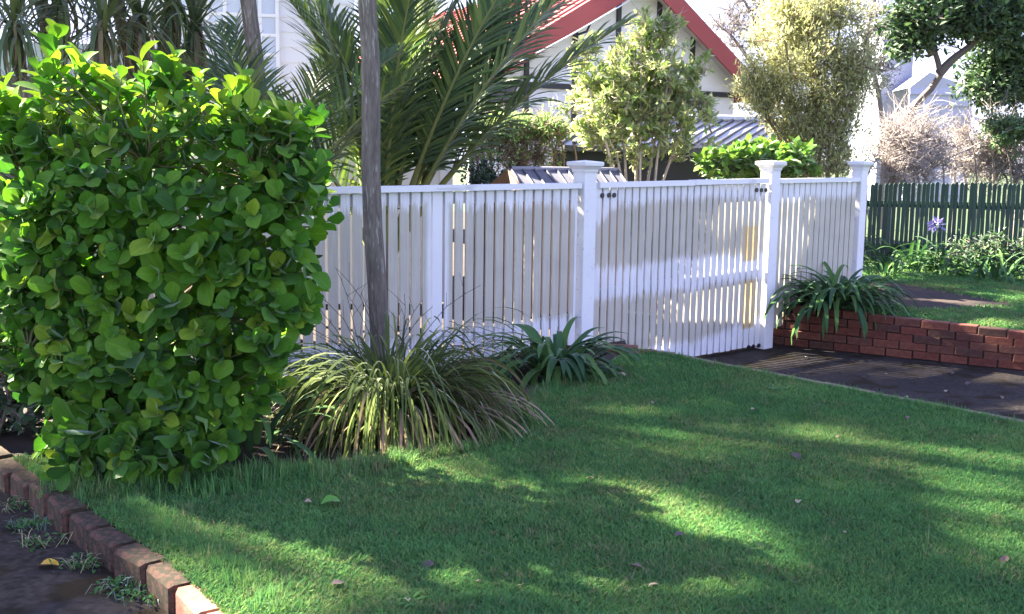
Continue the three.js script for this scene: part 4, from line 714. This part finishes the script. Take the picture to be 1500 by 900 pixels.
// ---- background shrubs and trees
{ // pale leafy small tree in the middle
  const b = at(935, 300, 12.2).setY(-0.1), c = (px, py, d = 12.2) => at(px, py, d); const st = [];
  for (const [x, y] of [[862, 130], [900, 90], [940, 60], [985, 75], [1020, 130], [930, 140], [880, 180], [970, 150]]) st.push([b.clone().add(v3(gauss() * 0.15, 0, gauss() * 0.1)), c(935 + (x - 935) * 0.55, 235, 12.2 + gauss() * 0.2), c(x, y, 12.2 + gauss() * 0.4)]);
  const cols = [[0.32, 0.44, 0.11], [0.4, 0.48, 0.15], [0.23, 0.35, 0.08], [0.48, 0.5, 0.24], [0.3, 0.28, 0.15]];
  shrub({ name: 'small_tree', category: 'tree', label: 'pale yellow green multi stemmed small tree behind the gate', stems: st, r0: 0.022, r1: 0.008, bark: [0.4, 0.35, 0.3], blobs: [
    { c: c(935, 120), r: v3(0.78, 0.55, 0.6), n: 190 }, { c: c(890, 165), r: v3(0.45, 0.35, 0.5), n: 80 }, { c: c(990, 160), r: v3(0.45, 0.35, 0.5), n: 80 }, { c: c(945, 50), r: v3(0.22, 0.25, 0.2), n: 20 }, { c: c(865, 70), r: v3(0.1, 0.2, 0.1), n: 7 }, { c: c(985, 45), r: v3(0.14, 0.2, 0.2), n: 10 }, { c: c(940, 205), r: v3(0.75, 0.3, 0.45), n: 70 }],
    leaves: 27, L: 0.092, ratio: 0.36, clump: 0.045, cols, tr: 0.5, lift: 0.5, twigs: 2, twigL: 0.14 });
}
{ // green topped twiggy hedge
  const c = (px, py, d = 12.8) => at(px, py, d), st = []; for (let k = 0; k < 13; k++) { const x = R(690, 850); st.push([c(x, 300).setY(-0.1), c(x + gauss() * 10, 235), c(x + gauss() * 25, 190, 12.8 + gauss() * 0.3)]); }
  shrub({ name: 'twiggy_hedge', category: 'hedge', label: 'green topped brown twiggy hedge before the white gable', stems: st, r0: 0.016, r1: 0.008, bark: [0.27, 0.18, 0.15], blobs: [{ c: c(758, 188), r: v3(0.66, 0.17, 0.35), n: 230 }, { c: c(758, 225), r: v3(0.62, 0.26, 0.35), n: 220 }], leaves: 30, L: 0.05, ratio: 0.5, clump: 0.06, cols: [[0.25, 0.42, 0.13], [0.32, 0.46, 0.15], [0.2, 0.34, 0.1], [0.3, 0.3, 0.14]], bareBelow: c(765, 205).y, twigs: 4, twigL: 0.14 });
  const st2 = []; for (let k = 0; k < 4; k++) st2.push([c(695 + k * 15, 300, 11.9).setY(-0.1), c(695 + k * 15, 270, 11.9), c(690 + k * 20, 255, 11.9)]);
  shrub({ name: 'dark_shrub', label: 'low dark green shrub at the corner of the white shed', stems: st2, r0: 0.012, r1: 0.006, blobs: [{ c: c(712, 262, 11.9), r: v3(0.3, 0.17, 0.25), n: 60 }], leaves: 24, L: 0.045, ratio: 0.5, clump: 0.05, cols: [[0.03, 0.07, 0.035], [0.04, 0.09, 0.04]] });
}
{ // feathery olive shrub
  const c = (px, py, d = 14) => at(px, py, d), st = []; for (const [x, y, f] of [[1110, 150, 1180], [1150, 60, 1190], [1190, 20, 1195], [1230, 40, 1205], [1260, 100, 1215], [1200, 120, 1200], [1140, 110, 1190], [1220, 150, 1210], [1090, 130, 1180]]) st.push([c(f + 10, 330).setY(0), c(lerp(f, x, 0.35), 215, 14 + gauss() * 0.2), c(x, y, 14 + gauss() * 0.4)]);
  shrub({ name: 'feathery_shrub', category: 'tree', label: 'tall feathery olive yellow shrub behind the gate post', stems: st, r0: 0.03, r1: 0.008, bark: [0.2, 0.15, 0.1], blobs: [{ c: c(1185, 80), r: v3(0.78, 0.95, 0.7), n: 420, shell: 0.4 }, { c: c(1115, 135), r: v3(0.35, 0.35, 0.4), n: 80 }, { c: c(1240, 120), r: v3(0.38, 0.5, 0.5), n: 110 }, { c: c(1190, 185), r: v3(0.65, 0.42, 0.45), n: 170 }, { c: c(1180, 15), r: v3(0.5, 0.45, 0.4), n: 100 }, { c: c(1195, 232), r: v3(0.7, 0.3, 0.4), n: 90 }], leaves: 40, L: 0.072, ratio: 0.24, clump: 0.11, cols: [[0.4, 0.42, 0.17], [0.46, 0.48, 0.22], [0.33, 0.33, 0.14], [0.52, 0.54, 0.29]], lift: 0.5, twigs: 3, twigL: 0.15, tr: 0.5 });
}
{ // glossy broad shrub just above the gate
  const c = (px, py, d = 12.6) => at(px, py, d), st = []; for (const x of [1040, 1075, 1110, 1150, 1180]) st.push([c(x, 330).setY(0), c(x, 260), c(x + gauss() * 10, 222)]);
  shrub({ name: 'glossy_shrub', label: 'low shrub of bright glossy rounded leaves showing above the gate', stems: st, r0: 0.016, r1: 0.007, blobs: [{ c: c(1075, 245), r: v3(0.42, 0.2, 0.3), n: 80 }, { c: c(1130, 236), r: v3(0.4, 0.24, 0.3), n: 80 }, { c: c(1165, 240), r: v3(0.25, 0.2, 0.3), n: 34 }], leaves: 9, L: 0.12, ratio: 0.6, clump: 0.035, cols: [[0.13, 0.28, 0.03], [0.19, 0.34, 0.04], [0.1, 0.22, 0.03]], coat: 0.3, tr: 0.42, lift: 0.7 });
}
{ // dark leaning tree on the right
  const c = (px, py, d = 17) => at(px, py, d);
  const g1 = [c(1310, 240, 17).setY(0), c(1318, 190), c(1345, 150), c(1378, 110), c(1368, 70), c(1375, 20)], st = [g1, [c(1376, 108), c(1395, 88), c(1430, 60), c(1470, 10)], [c(1368, 80), c(1345, 40), c(1330, -10)], [c(1500, 330, 18).setY(0), c(1510, 200, 18), c(1490, 100, 18), c(1450, 60, 18)]];
  const cols = [[0.035, 0.085, 0.035], [0.05, 0.11, 0.04], [0.03, 0.07, 0.03], [0.09, 0.17, 0.05]];
  shrub({ name: 'leaning_tree', category: 'tree', label: 'dark glossy tree with curved leaning trunk above the bare brush', stems: st, r0: 0.075, r1: 0.014, bark: [0.12, 0.1, 0.09], low: true, sag: 0.02, blobs: [{ c: c(1390, 22), r: v3(0.95, 0.42, 0.8), n: 210 }, { c: c(1470, 20, 17.3), r: v3(0.7, 0.5, 0.8), n: 170 }, { c: c(1335, 55), r: v3(0.36, 0.32, 0.4), n: 55 }, { c: c(1475, 110, 17.8), r: v3(0.65, 0.6, 0.6), n: 190 }, { c: c(1445, 128, 17.8), r: v3(0.4, 0.26, 0.4), n: 55 }, { c: c(1400, -60), r: v3(1.6, 0.5, 1), n: 130 }], leaves: 28, L: 0.11, ratio: 0.5, clump: 0.13, cols, coat: 0.35, tr: 0.25 });
  const s3 = []; for (let k = 0; k < 5; k++) { const x = 1430 + k * 25; s3.push([c(x, 330, 16.5).setY(0), c(x, 240, 16.5), c(x + gauss() * 15, 190, 16.5)]); }
  shrub({ name: 'leafy_shrub', label: 'mid green leafy shrub under the dark leaning tree', stems: s3, r0: 0.018, r1: 0.008, blobs: [{ c: c(1480, 190, 16.5), r: v3(0.5, 0.3, 0.4), n: 90 }], leaves: 26, L: 0.07, ratio: 0.45, clump: 0.08, cols: [[0.1, 0.2, 0.06], [0.13, 0.23, 0.07], [0.08, 0.15, 0.06]] });
}
{ // bare pinkish brush behind the green fence
  const mk = (label, px0, px1, d, py, n, bark) => { const c = (px, q) => at(px, q, d), st = []; for (let k = 0; k < 9; k++) { const x = R(px0, px1); st.push([c(x, 320).setY(0.05), c(x + gauss() * 20, 260), c(x + gauss() * 50, py + 30)]); } const cx = (px0 + px1) / 2, hw = (px1 - px0) / 2 / FOC * d; shrub({ name: 'bare_shrub', label, group: 'bare shrubs behind the green fence', stems: st, r0: 0.024, r1: 0.01, bark, blobs: [{ c: c(cx, py + 45), r: v3(hw * 1.25, 0.62, 0.5), n, shell: 0.6 }], leaves: 3, L: 0.04, ratio: 0.4, clump: 0.1, cols: [[0.3, 0.25, 0.23], [0.26, 0.22, 0.2], [0.24, 0.25, 0.15]], twigs: 10, twigL: 0.3, sag: 0.05, wob: 0.06 }); };
  mk('bare pale stemmed shrub between the white end post and the violet flower', 1285, 1385, 16.4, 178, 260, [0.36, 0.31, 0.3]);
  mk('bare pinkish brown shrub behind the far stretch of green pickets', 1385, 1530, 17, 182, 320, [0.3, 0.26, 0.25]);
}
{ // far fine grey tree against the sky
  const c = (px, py, d = 22) => at(px, py, d), st = [[c(1150, 260).setY(-0.3), c(1140, 150), c(1120, 60), c(1090, 0)], [c(1145, 180), c(1170, 80), c(1200, -30)], [c(1140, 140), c(1100, 90), c(1070, 50)], [c(1300, 280, 21).setY(-0.3), c(1290, 150, 21), c(1270, 60, 21), c(1290, -30, 21)]];
  shrub({ name: 'sparse_tree', category: 'tree', label: 'sparse grey fine twigged tree against the white sky', stems: st, r0: 0.06, r1: 0.012, bark: [0.2, 0.18, 0.18], low: true, blobs: [{ c: c(1085, 30), r: v3(0.7, 0.75, 0.6), n: 90 }, { c: c(1140, -20), r: v3(1.1, 0.6, 0.8), n: 80 }, { c: c(1285, 60, 21), r: v3(0.45, 1.2, 0.6), n: 90 }], leaves: 9, L: 0.09, ratio: 0.3, clump: 0.14, cols: [[0.17, 0.17, 0.15], [0.2, 0.21, 0.17]], twigs: 5, twigL: 0.35 });
}
{ // dark shrub beyond the bush, at the far end of the kerb
  const st = []; for (let k = 0; k < 7; k++) { const a = v3(R(-3.1, -2.3), -0.02, -R(5.65, 5.95)); st.push([a, a.clone().add(v3(gauss() * 0.1, 0.25, 0)), a.clone().add(v3(gauss() * 0.2, 0.55, 0.05))]); }
  shrub({ name: 'dark_shrub', label: 'dark leafy shrub at the far end of the brick kerb behind the bush', stems: st, r0: 0.012, r1: 0.006, blobs: [{ c: v3(-2.65, 0.36, -5.8), r: v3(0.6, 0.42, 0.25), n: 220 }], leaves: 16, L: 0.07, ratio: 0.5, clump: 0.06, cols: [[0.04, 0.09, 0.03], [0.05, 0.11, 0.035], [0.06, 0.06, 0.03]] });
}
{ // low weedy growth before the green fence
  const mkw = (px, py, d) => { const p = at(px, py, d); return v3(p.x, raisedY(p.x, d), p.z); }, b = mkw(1440, 380, 14), st = []; for (let k = 0; k < 8; k++) { const a = b.clone().add(v3(R(-0.6, 1), 0, R(-0.1, 0.2))); st.push([a, a.clone().add(v3(gauss() * 0.1, 0.2, 0)), a.clone().add(v3(gauss() * 0.2, 0.4, 0.05))]); }
  shrub({ name: 'low_shrub', label: 'low leafy green growth against the foot of the green fence', stems: st, r0: 0.01, r1: 0.005, blobs: [{ c: b.clone().add(v3(0.2, 0.28, 0)), r: v3(0.95, 0.24, 0.25), n: 80 }], leaves: 14, L: 0.07, ratio: 0.5, clump: 0.09, cols: [[0.03, 0.075, 0.025], [0.045, 0.1, 0.03], [0.025, 0.06, 0.025]] });
}

{ // spreading tree outside the frame on the left whose high crown shades the lawn
  const lit = [[[800, 735], [850, 705], [960, 742], [1100, 776], [1200, 800], [1180, 812], [1060, 792], [950, 778]], [[890, 650], [960, 634], [1060, 658], [1130, 672], [1060, 684], [940, 670]], [[1100, 642], [1230, 632], [1330, 655], [1500, 670], [1560, 745], [1420, 725], [1340, 700], [1180, 664]], [[1400, 765], [1520, 750], [1560, 850], [1480, 838]], [[820, 607], [1000, 631], [1250, 657], [1500, 690], [1500, 712], [1250, 678], [1000, 647], [840, 623]], [[830, 600], [960, 596], [960, 618], [830, 622]], [[210, 820], [300, 822], [470, 900], [470, 960], [260, 950]], [[-40, 765], [30, 772], [40, 780], [-40, 775]], [[-20, 800], [70, 818], [70, 826], [-20, 810]]].map((q) => q.map(([a, b]) => XD(onY(a, b, 0))));
  lit.push([[1440, 598], [1560, 588], [1560, 625], [1450, 616]].map(([a, b]) => { const p = onY(a, b, -0.3); return [p.x - 0.333, -p.z + 0.188]; }));
  const base = v3(-9.5, -0.1, -11.5), g = thing('shade_tree', 'spreading evergreen tree whose high crown shades the lawn', 'tree', base), wood = new MB(), lf = new MB();
  const hub = v3(0.6, 6.2, 0.1); wood.tube(bow(v3(0, 0, 0), hub, 8, 0, 0.01), taper(0.3, 0.2, 8), 10, [0.16, 0.13, 0.11]);
  const limbs = []; const k0 = SUN_DIR.x / SUN_DIR.y, k1 = SUN_DIR.z / SUN_DIR.y;
  const above = (gx, gd, h) => v3(gx + k0 * h, h, -gd + k1 * h); // where a shadow point on the ground comes from at height h
  const shadePolys = [[[0.9, 2.2], [5.2, 2.2], [5.2, 7.3], [0.4, 7.3], [-0.2, 5.0], [0.75, 4.9], [1.05, 4.7], [1.05, 3.8], [0.9, 3.55]], [[-0.75, 2.2], [0.9, 2.2], [0.9, 3.64], [0.2, 3.64], [-0.5, 3.56]], [[-3.2, 2.2], [-1.05, 2.2], [-1.15, 3.5], [-1.08, 3.72], [-1.2, 4.02], [-2.0, 4.95], [-2.27, 5.08], [-3.2, 5.9]], [[2.2, 7.3], [5.2, 5], [6.8, 5.5], [6.8, 8.3], [3.7, 9.0], [3.4, 8.2]], [[-1.1, 3.7], [-0.95, 3.6], [-0.6, 3.7], [-0.7, 3.78], [-1.29, 4.13], [-1.85, 4.55], [-2.0, 4.95]], [[5.0, 8.0], [8, 7.5], [8, 11.3], [5.2, 11.3], [4.7, 10]], [[2.2, 8.0], [3.6, 7.6], [4.3, 8.5], [3.0, 8.95], [2.3, 8.6]], [[4.3, 11.8], [6.2, 11.8], [6.2, 12.7], [4.3, 12.9]]];
  const ok = (x, d) => shadePolys.some((q) => inside(q, x, d));
  const spots = []; while (spots.length < 110) { const gx = R(-3.2, 7.6), gd = R(2.2, 12.5); if (ok(gx, gd)) spots.push(above(gx, gd, R(7.8, 10.2))); }
  for (const q of spots) { const e = q.clone().sub(base), pts = bow(hub, e, 8, 0.06, 0.02); wood.tube(pts, taper(0.06, 0.012, 8), 6, [0.16, 0.13, 0.11]); limbs.push(...pts.slice(2)); }
  const cols = [[0.05, 0.12, 0.03], [0.06, 0.14, 0.035], [0.04, 0.1, 0.03]];
  for (let k = 0; k < 95000; k++) {
    const gx = R(-3.2, 8), gd = R(2.2, 13), h = R(7.5, 10.5); if (!ok(gx + gauss() * 0.08, gd + gauss() * 0.08)) continue; const dn = fbm(gx * 2.6 + 3, gd * 2.6, 3); if (dn < 0.3) continue;
    const jx = gx + gauss() * 0.05, jd = gd + gauss() * 0.05; if (lit.some((q) => inside(q, jx, jd)) && rnd() < 0.97) continue;
    const p = above(gx, gd, h).sub(base), c = pick(cols); lf.leaf(p, v3(gauss(), gauss() * 0.5, gauss()).normalize(), v3(gauss() * 0.5, 1, gauss() * 0.5).normalize(), R(0.1, 0.17), R(0.06, 0.09), c, 0.1, 0.2);
  }
  mesh('branches', wood.geo(), twigMat, g); mesh('crown', lf.geo(), leafMat(1, 1, 1, 0.2, 0, { vertexColors: true }), g).userData.kind = 'stuff';
}

// ------------------------------------------------------------------ small things on the ground
const litterGeo = (() => { const g = broadLeaf(0.25, 0.5, 1.2); return g; })();
const litter = [leafMat(0.18, 0.12, 0.09, 0.15), leafMat(0.33, 0.26, 0.17, 0.15), leafMat(0.1, 0.075, 0.065, 0.1)];
[[988, 785, 0.06, 2], [940, 832, 0.06, 0], [966, 857, 0.05, 1], [632, 822, 0.07, 2], [697, 852, 0.035, 1], [598, 882, 0.05, 1], [446, 735, 0.045, 1], [1158, 665, 0.08, 2], [1170, 733, 0.05, 1], [1232, 640, 0.05, 0], [908, 547, 0.06, 1], [955, 592, 0.05, 0], [1240, 781, 0.04, 1], [1475, 815, 0.06, 0], [505, 855, 0.06, 2], [1100, 600, 0.05, 1], [1330, 610, 0.05, 0], [870, 700, 0.05, 0]].forEach(([px, py, s, mi]) => {
  const p = onY(px, py, 0.03), m = mesh('fallen_leaf', litterGeo, litter[mi]); m.position.copy(p); s *= 0.75; m.scale.set(s, s, s * R(0.7, 1.2)); m.rotation.set(R(-0.3, 0.3), R(0, 6.28), R(-0.2, 0.3)); tag(m, 'small dry brown leaf lying in the lawn grass', 'leaf', 'dry leaves on the lawn');
});
[[1228, 545], [1262, 552], [1300, 549], [1345, 558], [1385, 572], [1420, 560], [1250, 528], [1330, 583], [1398, 545], [1465, 580], [1180, 524], [1290, 570]].forEach(([px, py], i) => { const p = onY(px, py, -0.285), m = mesh('fallen_leaf', litterGeo, litter[i % 3]); m.position.copy(p); const s = R(0.03, 0.05); m.scale.set(s, s, s); m.rotation.set(R(-0.2, 0.2), R(0, 6.28), R(-0.2, 0.3)); tag(m, 'tiny dry leaf lying on the dark driveway', 'leaf', 'dry leaves on the driveway'); });
{ const p = onY(85, 829, -0.085), m = mesh('yellow_leaf', litterGeo, leafMat(0.55, 0.33, 0.03, 0.2)); m.position.copy(p); m.scale.set(0.085, 0.085, 0.07); m.rotation.set(0.1, 2.9, 0.1); tag(m, 'yellow fallen leaf lying on the dark path', 'leaf'); }
{ const p = onY(470, 738, 0.03), m = mesh('green_leaf', litterGeo, leafMat(0.1, 0.3, 0.03, 0.3)); m.position.copy(p); m.scale.set(0.08, 0.08, 0.08); m.rotation.set(0.2, 0.4, 0.2); tag(m, 'fresh green leaf dropped on the lawn near the bush', 'leaf'); }
[[600, 884, 0.05, 'flat rosette weed in the lawn beside a dry leaf'], [1140, 571, 0.06, 'flat leafy weed in the lawn close to the drive edging']].forEach(([px, py, L, label]) => {
  const g = thing('lawn_weed', label, 'weed', onY(px, py, 0.015), 'flat weeds in the lawn'), mb = new MB();
  for (let k = 0; k < 22; k++) { const a = k * 2.4, d = v3(Math.cos(a), R(0.15, 0.5), Math.sin(a)).normalize(); mb.leaf(v3(gauss() * 0.03, 0, gauss() * 0.03), d, UP, L * R(0.8, 1.5), L * 0.32, null, 0.25, 0.3); }
  mesh('leaves', mb.geo(), leafMat(0.09, 0.22, 0.05, 0.25, 0, { specularIntensity: 0.3 }), g).userData.kind = 'stuff';
});
const weedCols = [rgb(0.06, 0.17, 0.05), rgb(0.08, 0.2, 0.06)];
[[45, 775, 26, 'tuft of weeds and cut blades at the kerb under the bush'], [120, 830, 30, 'leafy weed on the path beside the yellow leaf'], [175, 865, 24, 'small round leaved weed against the brick kerb'], [60, 800, 14, 'flat pale weed clippings on the dark path'], [205, 880, 20, 'weed sprouting at the foot of the pink kerb bricks'], [30, 745, 22, 'grassy weeds by the darkest kerb bricks']].forEach(([px, py, n, label], i) => {
  const p = onY(px, py, -0.1), g = thing('path_weed', label, 'weed', p, 'weeds along the path edge'), mb = new MB(), bl = new MB();
  for (let k = 0; k < n * 3; k++) { const o = v3(gauss() * 0.08, R(0.002, 0.03), gauss() * 0.06), d = v3(gauss(), R(0, 0.8), gauss()).normalize(); mb.leaf(o, d, v3(gauss() * 0.4, 1, gauss() * 0.4).normalize(), R(0.015, 0.035), R(0.008, 0.016), null, 0.1, 0.2); }
  for (let k = 0; k < n; k++) { const o = v3(gauss() * 0.09, 0, gauss() * 0.06), a = rnd() * 6.28, e = o.clone().add(v3(Math.cos(a) * R(0.03, 0.09), R(0.01, 0.06), Math.sin(a) * R(0.03, 0.09))); bl.ribbon([o, o.clone().lerp(e, 0.5).add(v3(0, 0.02, 0)), e], [0.004, 0.004, 0.0008], v3(-Math.sin(a), 0, Math.cos(a)), null); }
  mesh('leaves', mb.geo(), leafMat(0.06, 0.17, 0.04, 0.3, 0, { specularIntensity: 0.3 }), g).userData.kind = 'stuff'; mesh('blades', bl.geo(), leafMat(i % 2 ? 0.35 : 0.12, i % 2 ? 0.32 : 0.2, 0.15, 0.3), g).userData.kind = 'stuff';
});

renderer.render(scene, camera);
